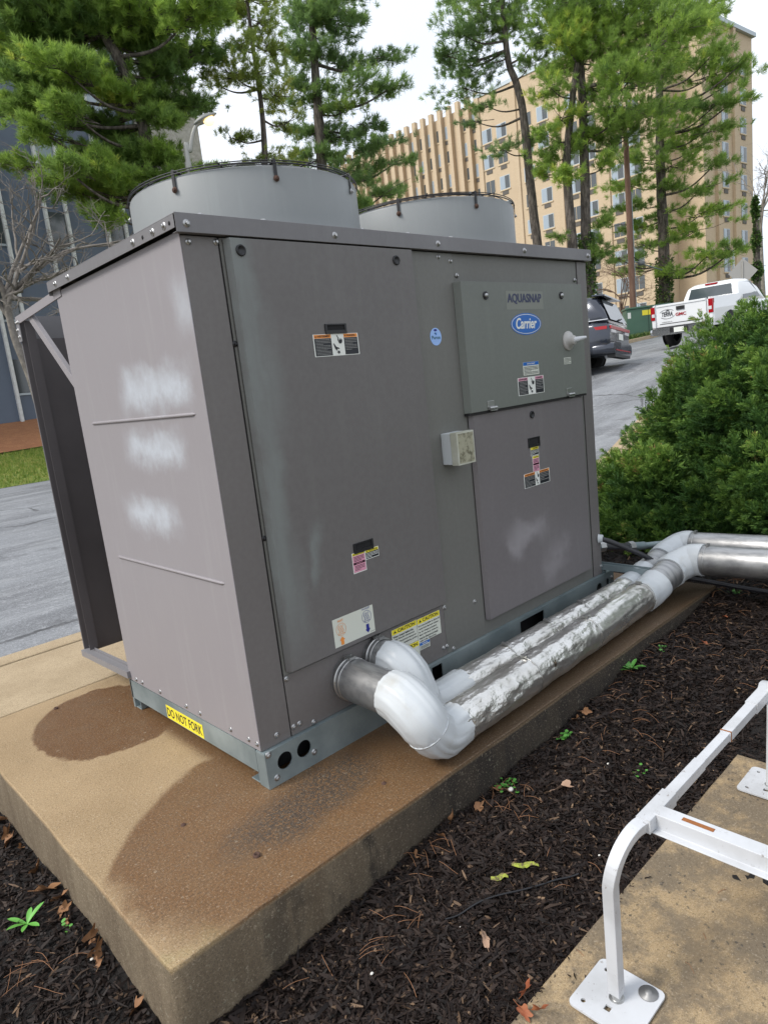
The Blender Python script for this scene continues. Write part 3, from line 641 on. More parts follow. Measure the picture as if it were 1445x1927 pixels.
sticker(ctl, 'notice_label', 1.616, 1.741, 1.230, 1.289, dC, [('r', .01, .99, .74, .99, m_blue), ('t', 'IMPORTANT', .25, .75, .80, .92, m_white), ('l', .05, .95, .06, .68, 6, m_ink)], m_offw, 'cream notice label with a blue heading')
warn(ctl, 1.567, 1.774, 1.142, 1.222, dC, m_pink, .37, .66, ('DANGER', 'DANGER'), 'black and pink danger label with hand symbols', 9)
sticker(ctl, 'wiring_label', 1.961, 2.023, 1.259, 1.291, dC, [('l', .05, .95, .06, .94, 5, m_ink)], m_offw)
sticker(low, 'caution_label', 1.627, 1.694, .858, .898, dL, [('r', .03, .97, .70, .97, m_yel), ('r', .03, .97, .06, .69, m_ink), ('t', 'CAUTION', .26, .9, .75, .93, m_ink), ('l', .07, .93, .12, .64, 4, m_white)], label='small yellow and black label under the handle')
sticker(low, 'caution_label', 1.637, 1.691, .781, .856, dL, [('r', .04, .96, .84, .98, m_yel), ('r', .04, .96, .02, .83, m_pink), ('t', 'CAUTION', .2, .92, .87, .96, m_ink), ('l', .12, .88, .56, .80, 3, m_ink), ('r', .06, .94, .42, .52, m_ink), ('l', .15, .88, .08, .38, 4, m_ink)], label='small pink label in the middle of the stack')
warn(low, 1.560, 1.770, .715, .782, dL, m_org, .42, .60, label='wide black and orange warning label at the foot of the stack', lines=8)
# disconnect switch
sx, sz = fp(2.006, 1.370, dC); mb = MB(); m_sw = M('switch grey plastic', (.42, .41, .39), .5)
mb.lathe([(.045, 0), (.046, .004), (.043, .010), (.024, .013), (.022, .035), (.018, .040), (0, .040)], (sx, -dC, sz), (0, -1, 0), 32, m_sw)
sw = part(mb, 'rotary_switch', ctl)
mb = MB(); mb.tube([(sx - .006, -dC - .030, sz), (sx + .02, -dC - .044, sz + .003), (sx + .055, -dC - .05, sz + .006), (sx + .078, -dC - .05, sz + .008)], [.014, .012, .009, .007], 12, M('switch handle grey', (.55, .56, .58), .4)); part(mb, 'handle', sw)
for hx in (1.357, 1.990):
    x, z = fp(hx, 1.11, dC); mb = MB(); mb.box(x - .022, x + .022, -dC - .003, -dC - .0002, z + .004, z + .032, m_bolt); mb.tube([(x - .020, -dC - .008, z + .001), (x + .030, -dC - .008, z + .001)], .007, 10, m_bolt); mb.box(x - .01, x + .035, -dC - .010, -dC - .001, z - .012, z - .002, m_bolt)
    part(mb, 'hinge', ctl, bevel=.001)
# small junction box
n = NT('weathered plastic'); n.base(n.mix(n.noise(40, 5, .7).st(.45, .65), (.34, .33, .24), (.13, .12, .075))); n.rough(.7); m_oldp = n.m
x0, z0 = 1.012, .917; x1, z1 = 1.115, 1.043; mb = MB(); m_jb = M('junction box grey', (.52, .55, .56), .5); m_jl = M('junction box lid', (.50, .51, .44), .5, var=(30, .3), c2=(.40, .40, .31))
mb.box(x0, x1, -.052, -.0026, z0, z1, m_jb); jb = part(mb, 'junction_box', unit, 'small pale junction box between the two panels', .003)
mb = MB(); mb.box(x0 - .002, x1 + .002, -.088, -.055, z0 - .002, z1 + .002, m_jl); mb.box(x0 + .003, x1 - .003, -.0549, -.0521, z0 + .003, z1 - .003, m_void); mb.box(x0 + .006, x1 - .004, -.0886, -.0875, z0 + .004, z1 - .004, m_oldp); part(mb, 'lid', jb, bevel=.004)
# DO NOT FORK label on the end rail
mb = MB(); FS = (Vector((-.004, 0, 0)), Vector((0, -1, 0)), Vector((0, 0, 1)), Vector((-1, 0, 0)))
mb.fbox(FS, -.688, -.395, .050, .106, .0004, .0012, m_yel); text(mb, 'DO NOT FORK', FS, -.682, -.402, .060, .098, M('label grey black', (.03, .03, .025), .5), .0016); part(mb, 'fork_label', base, 'yellow label reading do not fork')
# side hood
mb = MB(); y0, y1, zb, zt2 = 1.022, 1.545, .135, 1.742
mb.box(0, L, y1 - .002, y1, zb, zt2 - .10, m_hoodin); mb.box(.0, L, y1 + .0005, y1 + .002, zb, zt2, m_hood)
mb.box(-.002, 0.0, y1 - .001, y1 + .004, zb, zt2, m_hood)
mb.box(.0, .035, y1 - .0035, y1 - .0022, zb + .02, zt2 - .02, m_hoodin)
mb.box(.001, .04, y1 - .075, y1 - .073, zb + .03, zt2 - .03, m_hoodin)
hood = part(mb, 'side_hood', label='deep side hood with a shaded inner sheet')
mb = MB(); mb.bar((-.004, y0 - .06, 1.752), (-.004, y1 + .008, 1.722), .006, .034, m_side); mb.bar((.012, y0, 1.767), (.012, y1, 1.738), .03, .003, m_hood); mb.box(-.009, -.0055, y1 - .035, y1 + .006, 1.63, 1.72, m_hood); r1 = part(mb, 'top_rail', hood)  # rail in the paler side paint, sky light put into its colour
for y, z in [(y1 - .028, 1.712), (y1 - .006, 1.712), (y1 - .006, 1.68), (y1 - .014, 1.65)]: bolt(r1, (-.010, y, z), (-1, 0, 0), s=.8)
mb = MB(); mb.bar((.0, y0 - .02, .158), (.0, y1, .142), .036, .03, m_hood); mb.bar((.022, y0 - .0, .178), (.022, y1 - .0, .162), .003, .016, m_hood); part(mb, 'bottom_rail', hood)
mb = MB(); mb.bar((.012, y1 - .155, 1.715), (.012, y0 - .12, 1.30), .034, .020, m_side, (1, 0, 0)); part(mb, 'brace', hood, bevel=.001)  # paler side paint puts the caught sky light into the brace colour
mb = MB()
for k in range(44): mb.box(.03 + k * .0499, .033 + k * .0499, W + .002, W + .012, .16, 1.70, m_hoodin)
mb.box(.02, L - .01, W, W + .002, .14, 1.72, m_void); part(mb, 'coil_guard', hood)

# ================================================================== PIPES
n = NT('crinkled foil jacket'); a = n.noise(7, 5, .6); v = n.voro(13, stretch=(1, 1.6, 1.6)); n.base(n.mix(a.st(.4, .7), (.74, .73, .70), (.56, .545, .51))); n.metal(.88); n.rough(a * .2 + .20)
c2 = n.noise(9, 4, .55, (.8, 1.3, 1.3)); c3 = (c2 - .5).abs(); sm_ = n.noise(2.2, 2).st(.40, .60); n.bump(c3 * -2.4 * (sm_ * .8 + .2) + v * .06, .013, .7); m_foil = n.m
n = NT('plain metal jacket'); a = n.noise(14, 5, .65, (3, .6, .6)); n.base(n.mix(a.st(.35, .7), (.42, .42, .42), (.25, .255, .26))); n.metal(.8); n.rough(.42); n.bump(n.noise(5, 3), .006); m_jack = n.m
n = NT('white fitting cover'); a = n.noise(5, 5, .6); n.base(n.mix(a.st(.56, .75) * .5, (.53, .56, .58), (.37, .34, .27))); n.rough(.38); cz = (n.noise(6, 2, .4) - .5).abs(); n.bump(cz * -2.0, .010, .5); m_wfit = n.m
m_clamp = M('steel clamp band', (.45, .45, .44), .35, .9)
def curve(pts, n=10):       # Catmull-Rom
    P = [Vector(p) for p in pts]; P = [P[0] * 2 - P[1]] + P + [P[-1] * 2 - P[-2]]; o = []
    for i in range(1, len(P) - 2):
        for k in range(n):
            t = k / n; a, b, c, d = P[i - 1:i + 3]; o.append(.5 * ((2 * b) + (c - a) * t + (2 * a - 5 * b + 4 * c - d) * t * t + (3 * b - a - 3 * c + d) * t ** 3))
    o.append(P[-2]); return o
def lerp(a, b, n): a = Vector(a); b = Vector(b); return [a.lerp(b, k / (n - 1)) for k in range(n)]
def dent(amp, fr, seed=0):
    def f(i, k, p):
        q = Vector((p.x * fr + seed, p.y * fr + k * .55, p.z * fr + k * .21)); return 1 + amp * (noise.noise(q) - .6 * abs(noise.noise(q * 2.3)) + .12)
    return f
def band(parent, p, d, r, w_=.012, name='clamp_band'):
    mb = MB(); p = Vector(p); d = Vector(d).normalized(); mb.lathe([(r, -w_ / 2), (r + .003, -w_ / 2), (r + .003, w_ / 2), (r, w_ / 2)], p, d, 40, m_clamp)
    c = p + Vector((0, 0, r + .006)); e = d.cross(Vector((0, 0, 1))).normalized(); mb.fbox((c, e, Vector((0, 0, 1)), d), -.014, .014, -.004, .006, -.006, .006, m_clamp); return part(mb, name, parent)
def pipe(name, lab, stub, r, yrun, xs, xe, zr, elb, up, seed):
    x0, z0 = stub; t = thing(name, (x0, 0, z0), lab, 'pipe', 'insulated water pipes')
    mb = MB(); mb.tube(lerp((x0, .02, z0), (x0, elb[0], z0 - .004), 14), r, 40, m_jack, jit=dent(.012, 9, seed)); part(mb, 'metal_jacket', t, 'smooth grey jacket leaving the cabinet')
    band(t, (x0, -.022, z0), (0, -1, 0), r, .014); band(t, (x0, -.045, z0), (0, -1, 0), r, .004)
    mb = MB(); ex = xs
    ya = elb[0]; k1 = yrun - ya
    pth = curve([(x0, ya + .012, z0 - .003), (x0 + .002, ya + k1 * .35, z0 - .010), (x0 + .012, yrun + .012, z0 - .052), (x0 + .035, yrun - .010, zr + .055), (x0 + .085, yrun - .010, zr + .006), (ex + .012, yrun, zr)], 3)
    rr = [(r + .004) * (1.0 + .07 * math.sin(math.pi * min(1, i / (len(pth) * .7))) - .03 * (i == int(len(pth) * .62))) for i in range(len(pth))]
    mb.tube(pth, rr, 64, m_wfit, jit=dent(.075, 7.5, seed + 3)); el = part(mb, 'elbow_cover', t, 'dented white elbow cover at the corner'); h_ = len(pth) * 3 // 5; band(el, pth[h_], pth[h_ + 1] - pth[h_ - 1], rr[h_] * .985, .004, 'seam_band').data.materials[0] = m_wfit
    yd = elb[1]
    mb = MB(); A = Vector((xs, yrun, zr)); B = Vector((xe, yrun + yd, zr + .008)); N_ = 120
    prm = [r * (1 + (.012 if (i % 30) in (0, 1) else 0)) for i in range(N_)]
    mb.tube(lerp(A, B, N_), prm, 64, m_foil, jit=dent(.07, 10, seed + 7)); part(mb, 'foil_jacket', t, 'long crinkled foil covered run')
    for k in elb[2]: band(t, A.lerp(B, k), B - A, r * 1.015, .003, 'seam_band')
    if seed == 1:      # small dark tear in the foil
        c = A.lerp(B, .37); d_ = (B - A).normalized(); o_ = Vector((0, -.92, .38)).normalized(); u_ = d_.cross(o_).normalized(); mb = MB(); rr2 = random.Random(4)
        ringp = [c + o_ * (r + .004) + d_ * (.012 * math.cos(a) * rr2.uniform(.6, 1.2)) + u_ * (.020 * math.sin(a) * rr2.uniform(.7, 1.2)) - o_ * (.010 * math.sin(a) ** 2) for a in np.linspace(0, 2 * math.pi, 13)[:-1]]
        mb.add(ringp + [c + o_ * (r + .0055)], [(k, (k + 1) % 12, 12) for k in range(12)], M('torn insulation', (.03, .025, .02), .95, var=(120, .2), c2=(.12, .09, .06))); part(mb, 'foil_tear', t)
    # rising end
    P1, P2, P3 = [Vector(q) for q in up]
    mb = MB(); q = curve([B - Vector((.03, 0, 0)), B + Vector((.06, 0, .004)), B.lerp(P1, .45)], 8); mb.tube(q, r + .006, 40, m_wfit, jit=dent(.03, 9, seed)); part(mb, 'elbow_cover', t, 'white cover where the pipe starts to rise')
    mb = MB(); mb.tube(lerp(B.lerp(P1, .42), B.lerp(P1, .86), 8), r + .001, 40, m_jack); part(mb, 'metal_jacket', t, 'short grey jacket on the rising section')
    mb = MB(); q = curve([B.lerp(P1, .82), P1, P1.lerp(P2, .5) + Vector((.03, 0, .008)), P2, P2 + (P3 - P2).normalized() * .03], 8); mb.tube(q, r + .008, 40, m_wfit, jit=dent(.05, 9, seed + 1)); part(mb, 'elbow_cover', t, 'white elbow cover at the top of the rise')
    mb = MB(); d = (P3 - P2).normalized(); mb.tube(lerp(P2 + d * .02, P3, 20), r + .002, 44, m_jack, jit=dent(.01, 6, seed)); part(mb, 'metal_jacket', t, 'grey jacket running towards the building')
    band(t, P2 + d * .05, d, r + .001, .004, 'seam_band')
    return t
pipe('water_pipe', 'front insulated water pipe with foil jacket and dented white elbow, nearest the mulch', (.386, .243), .0755, -.345, .555, 2.06, .081, (-.242, .042, (.30, .62, .97)), [(2.36, -.33, .155), (2.44, -.42, .19), (2.44, -1.9, .245)], 1)
pipe('water_pipe', 'rear insulated water pipe with foil jacket, between the front pipe and the chiller', (.534, .277), .066, -.172, .80, 2.14, .078, (-.085, -.008, (.22, .45, .66)), [(2.56, -.20, .165), (2.66, -.27, .205), (2.69, -1.9, .26)], 5)
# conduits
n = NT('black flexible conduit'); wv = n.xyz(); n.base((.022, .022, .026)); n.rough(.4); m_flex = n.m
cp = curve([(2.19, -.01, .327), (2.23, -.06, .30), (2.29, -.13, .25), (2.35, -.19, .20), (2.45, -.30, .09), (2.54, -.42, .045), (2.56, -.54, .03), (2.57, -.70, .02), (2.60, -1.6, -.02)], 30)
mb = MB(); mb.tube(cp, [.0125 + (.0018 if i % 2 else -.0006) for i in range(len(cp))], 14, m_flex); tag(mb.build('flexible_conduit', loc=(2.19, -.01, .327)), 'black ribbed flexible conduit running from the cabinet corner across the mulch', 'conduit')
mb = MB(); mb.lathe([(.0, .02), (.02, .02), (.022, 0), (.026, -.002)], (2.19, -.004, .327), (.3, -1, 0), 16, m_jb); part(mb, 'cable_gland', unit)
t = thing('steel_conduit', (2.2, .01, .255), 'galvanised steel conduit with compression fittings leaving the far corner of the chiller', 'conduit')
mb = MB(); mb.tube([(2.2, .10, .258), (2.32, .05, .245)], .026, 20, m_galv); part(mb, 'hub', t)
mb = MB(); mb.tube(curve([(2.31, .055, .246), (2.40, .02, .225), (2.50, -.02, .205)], 8), .022, 20, m_flex); part(mb, 'flexible_section', t)
mb = MB(); mb.tube([(2.48, -.012, .209), (2.60, -.05, .19)], .024, 20, m_galv); mb.tube([(2.59, -.047, .19), (2.95, -.2, .15), (3.3, -.9, .15)], .019, 20, m_galv); part(mb, 'steel_tube', t)
for p, d in [((2.31, .055, .246), (1, -.4, -.1)), ((2.5, -.02, .206), (1, -.35, -.1))]:
    mb = MB(); mb.lathe([(.022, -.02), (.031, -.018), (.031, .018), (.022, .02)], p, d, 8, m_bolt, False); part(mb, 'compression_nut', t)
t = thing('pipe_support', (2.3, -.1, 0), 'galvanised strut channel support under the conduits where the pipes rise', 'bracket')
mb = MB(); mb.box(2.20, 2.245, -.26, .02, .150, .154, m_galv); mb.box(2.20, 2.204, -.26, .02, .154, .182, m_galv); mb.box(2.241, 2.245, -.26, .02, .154, .182, m_galv); part(mb, 'strut_channel', t)
mb = MB(); mb.box(2.21, 2.235, -.255, -.235, .0, .149, m_galv); mb.box(2.21, 2.235, -.01, .01, .0, .149, m_galv); part(mb, 'strut_leg', t)

# ================================================================== WHITE RACK
n = NT('white powder coat'); a = n.noise(60, 5, .75); b = n.noise(6, 4, .6); n.base(n.mix(a.st(.62, .68) * b.st(.42, .6), n.mix(b.st(.4, .7), (.53, .545, .57), (.43, .44, .455)), (.16, .13, .11))); n.rough(.4); m_rack = n.m
m_rustb = M('rusty slot', (.30, .11, .03), .85, var=(60, .3))
rack = thing('equipment_stand', (.17, -1.14, -.2), 'white metal equipment stand with base plates on the mossy slab', 'metal stand')
RZ = .205; S = .0200
def sqtube(pts, s=S): mb = MB(); mb.tube(pts, s, 4, m_rack, square=True, smooth=False); return mb
bend = [Vector((.17 + .10 * (1 - math.cos(a)), -1.14 - .012 * a, RZ - .10 + .10 * math.sin(a))) for a in np.linspace(0, math.pi / 2, 14)]
mb = sqtube([(.17, -1.14, -.175)] + bend + [(.30, -1.165, RZ)]); part(mb, 'leg', rack, 'curved front leg', .002)
bend2 = [Vector((1.20 - .08 * (1 - math.cos(a)), -1.155, RZ - .08 + .08 * math.sin(a))) for a in np.linspace(0, math.pi / 2, 12)]
mb = sqtube([(1.20, -1.15, -.175)] + bend2 + [(1.06, -1.168, RZ)]); part(mb, 'leg', rack, 'curved far leg', .002)
mb = MB(); mb.tube([(.285, -1.165, RZ), (.42, -1.166, RZ)], S * 1.22, 4, m_rack, square=True, smooth=False); mb.tube([(.40, -1.166, RZ), (.60, -1.167, RZ)], S * .98, 4, m_rack, square=True, smooth=False); mb.tube([(.60, -1.167, RZ), (.78, -1.168, RZ)], S * .85, 4, m_rack, square=True, smooth=False); mb.tube([(.77, -1.168, RZ), (.98, -1.168, RZ)], S, 4, m_rack, square=True, smooth=False); mb.tube([(.97, -1.168, RZ), (1.10, -1.168, RZ)], S * 1.2, 4, m_rack, square=True, smooth=False)
rail = part(mb, 'top_rail', rack, bevel=.002)
for x in (.775,): mb = MB(); mb.tube([(x - .003, -1.168, RZ), (x + .003, -1.168, RZ)], S * 1.03, 4, m_rustb, square=True, smooth=False); part(mb, 'rust_ring', rail)
def xbar(x, lab):
    mb = MB(); y0, y1 = -1.175, -2.6
    prof = [(-.038, -.022), (.038, -.022), (.038, -.019), (.020, -.019), (.020, .018), (-.020, .018), (-.020, -.019), (-.038, -.019)]
    mb.loft([[Vector((x + a, y, RZ + b)) for a, b in prof] for y in (y0, y1)], m_rack, False); xb = part(mb, 'cross_bar', rack, lab, .003)
    for ys in (-1.235, -1.60):
        if x > .6 and ys < -1.5: continue
        mb = MB(); mb.tube([(x - .002, ys, RZ + .0182), (x - .002, ys - .07, RZ + .0182)], .0075, 10, m_rustb); mb2 = MB(); mb2.fbox((Vector((x, ys, RZ + .0183)), Vector((1, 0, 0)), Vector((0, -1, 0)), Vector((0, 0, 1))), -.006, .006, 0, .07, 0, .0006, m_rustb); part(mb2, 'slot', xb)
xbar(.335, 'near cross bar with a rusty slot'); xbar(1.09, 'far cross bar')
def foot(cx, cy, washer, lab):
    a = .082; mb = MB(); F = (Vector((cx, cy, -.196)), Vector((1, 0, 0)), Vector((0, 1, 0)), Vector((0, 0, 1)))
    mb.lathe([(0, 0), (.03, 0), (.03, .003), (.012, .006), (.012, .03), (0, .03)], (cx, cy, -.196), (0, 0, 1), 20, m_clamp)
    rd = []
    for sx_, sy_, a0 in ((1, 1, 0), (-1, 1, 90), (-1, -1, 180), (1, -1, 270)):
        for k in range(5): t_ = R_(a0 + k * 22.5); rd.append((sx_ * (a - .015) + .015 * math.cos(t_), sy_ * (a - .015) + .015 * math.sin(t_)))
    mb.plate(F, rd, [circ(-.055, .055, .006, 10), circ(.055, .055, .006, 10), rect(-.045, -.03, -.005, .010), circ(-.055, -.055, .006, 10)], .005, m_rack)
    f = part(mb, 'base_plate', rack, lab, .001)
    if washer: mb = MB(); mb.lathe([(0, .006), (.008, .006), (.0085, .001), (.022, .001), (.022, -.002)], (cx + .055, cy - .05, -.189), (0, 0, 1), 20, M('grey washer', (.25, .25, .25), .5, .5)); part(mb, 'anchor_bolt', f)
foot(.17, -1.14, True, 'near base plate with an anchor bolt'); foot(1.22, -1.14, False, 'far base plate')

# ================================================================== MULCH CHIPS, LITTER, WEEDS
def chips(name, regions, tintf=None, lab=None):
    VV = []; FF = []; TT = []; off = 0
    for (x0, x1, y0, y1, n_, ln) in regions:
        X = RNG.uniform(x0, x1, n_); Y = RNG.uniform(y0, y1, n_)
        Z = np.array([mulch_z(a, b) for a, b in zip(X, Y)]) + RNG.uniform(-.002, .009, n_)
        Lh = RNG.gamma(3.0, ln / 3.0, n_).clip(.004, .07) * .5; Wd = RNG.uniform(.0012, .0042, n_) * (ln / .016) ** .5
        th = RNG.uniform(0, 2 * np.pi, n_); tl = RNG.normal(0, .28, n_)
        d = np.stack([np.cos(th) * np.cos(tl), np.sin(th) * np.cos(tl), np.sin(tl)], 1); rl = RNG.normal(0, .6, n_)
        s = np.stack([-np.sin(th), np.cos(th), np.zeros(n_)], 1); u = np.cross(d, s); sd_ = s * np.cos(rl)[:, None] + u * np.sin(rl)[:, None]; up = np.cross(sd_, d); up *= np.sign(up[:, 2:3] + 1e-9)
        c = np.stack([X, Y, Z], 1); bd = RNG.normal(0, .12, n_)[:, None]
        a = c - d * Lh[:, None]; b = c + d * Lh[:, None]; w_ = sd_ * Wd[:, None]; m_ = c + up * (Lh[:, None] * bd + .0012)
        vs = np.stack([a - w_ * .5, a + w_ * .5, m_ + w_, m_ - w_, b + w_ * .35, b - w_ * .35], 1); vs[:, :, 2] -= .0005
        i0 = off + np.arange(n_) * 6; FF.append(np.stack([i0, i0 + 1, i0 + 2, i0 + 3], 1)); FF.append(np.stack([i0 + 3, i0 + 2, i0 + 4, i0 + 5], 1))
        t = RNG.beta(2.0, 2.6, n_); TT += [t, t]; VV.append(vs.reshape(-1, 3)); off += n_ * 6
    return npmesh(name, np.concatenate(VV), np.concatenate(FF), m_chip, np.concatenate(TT))
o = chips('mulch_chips', [(-1.45, -.575, -.9, 1.45, 26000, .025), (-.7, 1.0, -1.0, -.44, 36000, .025), (-.9, .2, -1.6, -.9, 10000, .025), (1.0, 2.6, -.98, -.44, 20000, .025), (1.36, 2.9, -1.7, -.9, 12000, .025), (2.6, 3.8, -1.6, .6, 14000, .025), (2.6, 6.8, .3, 1.62, 9000, .03), (-1.4, -.6, -.8, 1.3, 700, .052), (-.6, 2.6, -.97, -.45, 2200, .055)])
tag(o, 'dark brown shredded bark mulch around the concrete pad', 'mulch', kind='stuff')
o = chips('mulch_chips', [(-1.4, -.58, -.6, 1.3, 700, .026), (-.6, 2.5, -.98, -.44, 2200, .024), (2.5, 3.6, -1.0, .3, 500, .028)]); o.data.materials[0] = tinted('pale bark bits', [(0, (.06, .035, .02)), (.6, (.14, .09, .055)), (1, (.30, .20, .12))], .7); o.name = 'bark_fragments'
tag(o, 'pale bark fragments scattered on the dark mulch', 'bark bits', kind='stuff')
m_leafd = M('dry oak leaf', (.30, .15, .065), .7, var=(20, .3), c2=(.17, .08, .035)); m_leafr = M('rust orange leaf', (.30, .11, .04), .7, var=(30, .3), c2=(.22, .05, .02)); m_leafp = M('pale tan leaf', (.40, .26, .18), .7, var=(20, .3), c2=(.28, .18, .12))
ORD = ['first', 'second', 'third', 'fourth', 'fifth', 'sixth', 'seventh', 'eighth', 'ninth', 'tenth', 'eleventh', 'twelfth', 'thirteenth']
def dry_leaf(x, y, s, mat, lab, lobes=5, z=None, tilt=.3, name='dead_leaf'):
    rr = random.Random(int(x * 1000 + y * 777)); a0 = rr.uniform(0, 6.28); K = 30; z = mulch_z(x, y) + .012 if z is None else z; c = Vector((x, y, z)); rot = Matrix.Rotation(a0, 3, 'Z') @ Matrix.Rotation(rr.uniform(-tilt, tilt), 3, 'X') @ Matrix.Rotation(rr.uniform(-tilt, tilt), 3, 'Y')
    pts = [c]
    for k in range(K):
        t = 2 * math.pi * k / K; r = s * (.66 + .18 * math.cos(lobes * t + .6 * math.sin(t * 2))) * (1 + .35 * rr.random()); p = Vector((r * math.cos(t) * 1.25, r * math.sin(t) * .75, .25 * s * math.sin(2 * t) + abs(math.sin(t)) * s * .3)); pts.append(c + rot @ p)
    mb = MB(); mb.add(pts, [(0, k + 1, (k + 1) % K + 1) for k in range(K)], mat, True); mb.tube([c + rot @ Vector((s * .7, 0, 0)), c + rot @ Vector((s * 1.7, 0, .1 * s))], s * .03, 4, mat)
    return tag(mb.build(name, loc=c), lab, 'leaf', 'dead leaves on the mulch')
dry_leaf(.737, -.656, .030, m_leafp, 'tan dead leaf lying alone in the middle of the mulch', 3)
dry_leaf(.10, -.81, .022, m_leafp, 'narrow pale dead leaf near the front of the mulch', 2)
for i, (dx, dy) in enumerate([(0, 0), (.02, -.03), (.035, .015)]):
    dry_leaf(.0 + dx, -1.0 + dy, .020, m_leafr, '%s curled orange leaf of the little heap beside the slab edge' % ('lowest', 'middle', 'topmost')[i], 5, mulch_z(0, -1) + .03 + .012 * i, 1.1)
for i, (y, s) in enumerate([(1.02, .03), (.90, .03), (.83, .026), (.76, .022), (.55, .030), (.40, .034), (.335, .028), (.27, .026), (.20, .022), (.08, .028), (.02, .03), (-.02, .02), (-.22, .024)]):
    dry_leaf(-.592 - .01 * (i % 3), y, s, m_leafd, '%s brown oak leaf from the far end along the left side of the pad' % ORD[i], 5, tilt=1.1)
for i, (x, y) in enumerate([(1.2, -.47), (1.14, -.462), (.62, -.46), (.5, -.475), (.38, -.46), (.30, -.48), (.2, -.47)]):
    dry_leaf(x, y, .022, m_leafd, '%s brown dead leaf from the far end along the long side of the pad' % ORD[i], 4, tilt=1.0)
for x, y, q_ in [(2.0, -.62, 'right of the leafy weed rosette'), (2.3, -.6, 'under the rising end of the pipes'), (2.55, -.75, 'on the far mulch near the juniper'), (-.2, -.92, 'alone at the bottom of the photo')]: dry_leaf(x, y, .016, m_leafr, 'small orange dead leaf ' + q_, 4)
# fallen pine needles
m_pneed = M('fallen pine needles', (.26, .125, .06), .7)
def needles(cx, cy, n_, sp, ln):
    mb = MB(); rr = random.Random(int(cx * 991 + cy * 77))
    for _ in range(n_):
        x, y = cx + rr.gauss(0, sp), cy + rr.gauss(0, sp); a = rr.uniform(0, 6.28)
        if -.58 < x and y > -.445: y = -.46
        P = []
        for k in range(5): t = (k / 4 - .5) * ln; b = a + t * 2.2; P.append((x + math.cos(b) * t, y + math.sin(b) * t, mulch_z(x + math.cos(b) * t, y + math.sin(b) * t) + .012 + .006 * math.sin(k)))
        mb.tube(P, .0007, 4, m_pneed, False)
    return mb
mb = MB()
for c in [(.62, -.52, 14, .05, .07), (.55, -.62, 6, .03, .06), (1.0, -.6, 6, .06, .06), (.25, -.52, 10, .06, .07), (1.25, -.60, 10, .10, .06), (1.6, -.6, 18, .16, .06), (2.1, -.7, 26, .2, .07), (-.9, .15, 7, .08, .09), (-.72, .1, 7, .06, .09), (-.1, -.62, 8, .08, .07), (.0, -.6, 6, .05, .07), (.4, -.9, 8, .2, .05), (2.8, -.6, 30, .25, .07), (3.0, -.1, 24, .2, .07), (-.6, -.6, 8, .1, .08)]:
    q = needles(*c); mb.add(q.v, q.f, m_pneed, True)
tag(mb.build('pine_needles'), 'fallen orange pine needles scattered on the mulch', 'pine needles', kind='stuff')
# weeds
m_weed = M('weed green', (.06, .22, .03), .5, var=(30, .3), c2=(.10, .29, .05)); m_weed2 = M('pale weed green', (.11, .34, .05), .5)
def weed(x, y, n_, ln, wd, mat, lab, up=.9, name='weed_plant', rosette=True):
    z = mulch_z(x, y) + .004; rr = random.Random(int(x * 517 + y * 91)); mb = MB()
    for k in range(n_):
        a = 2 * math.pi * k / n_ + rr.uniform(-.3, .3); el = rr.uniform(.25, up); l = ln * rr.uniform(.7, 1.15); d = Vector((math.cos(a), math.sin(a), 0)); s = Vector((-d.y, d.x, 0)); L_, R2 = [], []
        for j in range(8):
            t = j / 7; c = Vector((x, y, z)) + d * (l * t * math.cos(el * (1 - t * .5))) + Vector((0, 0, l * math.sin(el) * t * (1 - .35 * t))); w_ = wd * math.sin(math.pi * min(1, .12 + t * .88)) ** .8 * (.35 + t * .8)
            L_.append(c - s * w_ + Vector((0, 0, w_ * .3))); R2.append((c, c + s * w_ + Vector((0, 0, w_ * .3))))
        vs = []
        for j in range(8): vs += [L_[j], R2[j][0], R2[j][1]]
        fs = [(3 * j + i, 3 * j + i + 1, 3 * j + i + 4, 3 * j + i + 3) for j in range(7) for i in (0, 1)]; mb.add(vs, fs, mat, True)
    return tag(mb.build(name, loc=(x, y, z)), lab, 'weed', 'green weeds in the mulch')
weed(1.60, -.43 - .03, 11, .075, .012, m_weed, 'leafy green weed rosette close to the foil pipes')
weed(-.70, .30, 6, .060, .010, m_weed2, 'bright green seedling with long leaves at the left of the pad', 1.2)
def clover(x, y, n_, sp, lab):
    mb = MB(); rr = random.Random(int(x * 1000)); 
    for _ in range(n_):
        px2, py2 = x + rr.gauss(0, sp), y + rr.gauss(0, sp); z = mulch_z(px2, py2) + rr.uniform(.008, .022); r = rr.uniform(.004, .0075); t = rr.uniform(-.5, .5)
        mb.add([(px2 + r * math.cos(a), py2 + r * math.sin(a), z + t * r * math.cos(a)) for a in np.linspace(0, 2 * math.pi, 9)[:-1]], [list(range(8))], m_weed); mb.tube([(px2, py2, z), (x + (px2 - x) * .5, y + (py2 - y) * .5, z - .02)], .0006, 4, m_weed, False)
    return tag(mb.build('weed_plant', loc=(x, y, mulch_z(x, y))), lab, 'weed', 'green weeds in the mulch')
clover(1.02, -.485, 26, .014, 'small clump of round leaved weed near the white elbow run'); clover(.66, -.475, 24, .020, 'trailing round leaved weed beside the long side of the pad'); clover(1.0, -.79, 6, .01, 'tiny green sprout in the open mulch'); clover(1.83, -.49, 10, .012, 'tiny green sprout to the right of the leafy rosette'); clover(2.62, -.53, 14, .02, 'small green sprout under the rising pipes'); clover(-.63, .18, 5, .01, 'tiny green sprout by the left side of the pad')
n = NT('mossy bark'); n.base(n.mix(n.noise(60, 4, .7).st(.4, .6), (.32, .38, .05), (.14, .11, .05))); n.rough(.9); n.bump(n.noise(90, 3), .004); m_moss = n.m
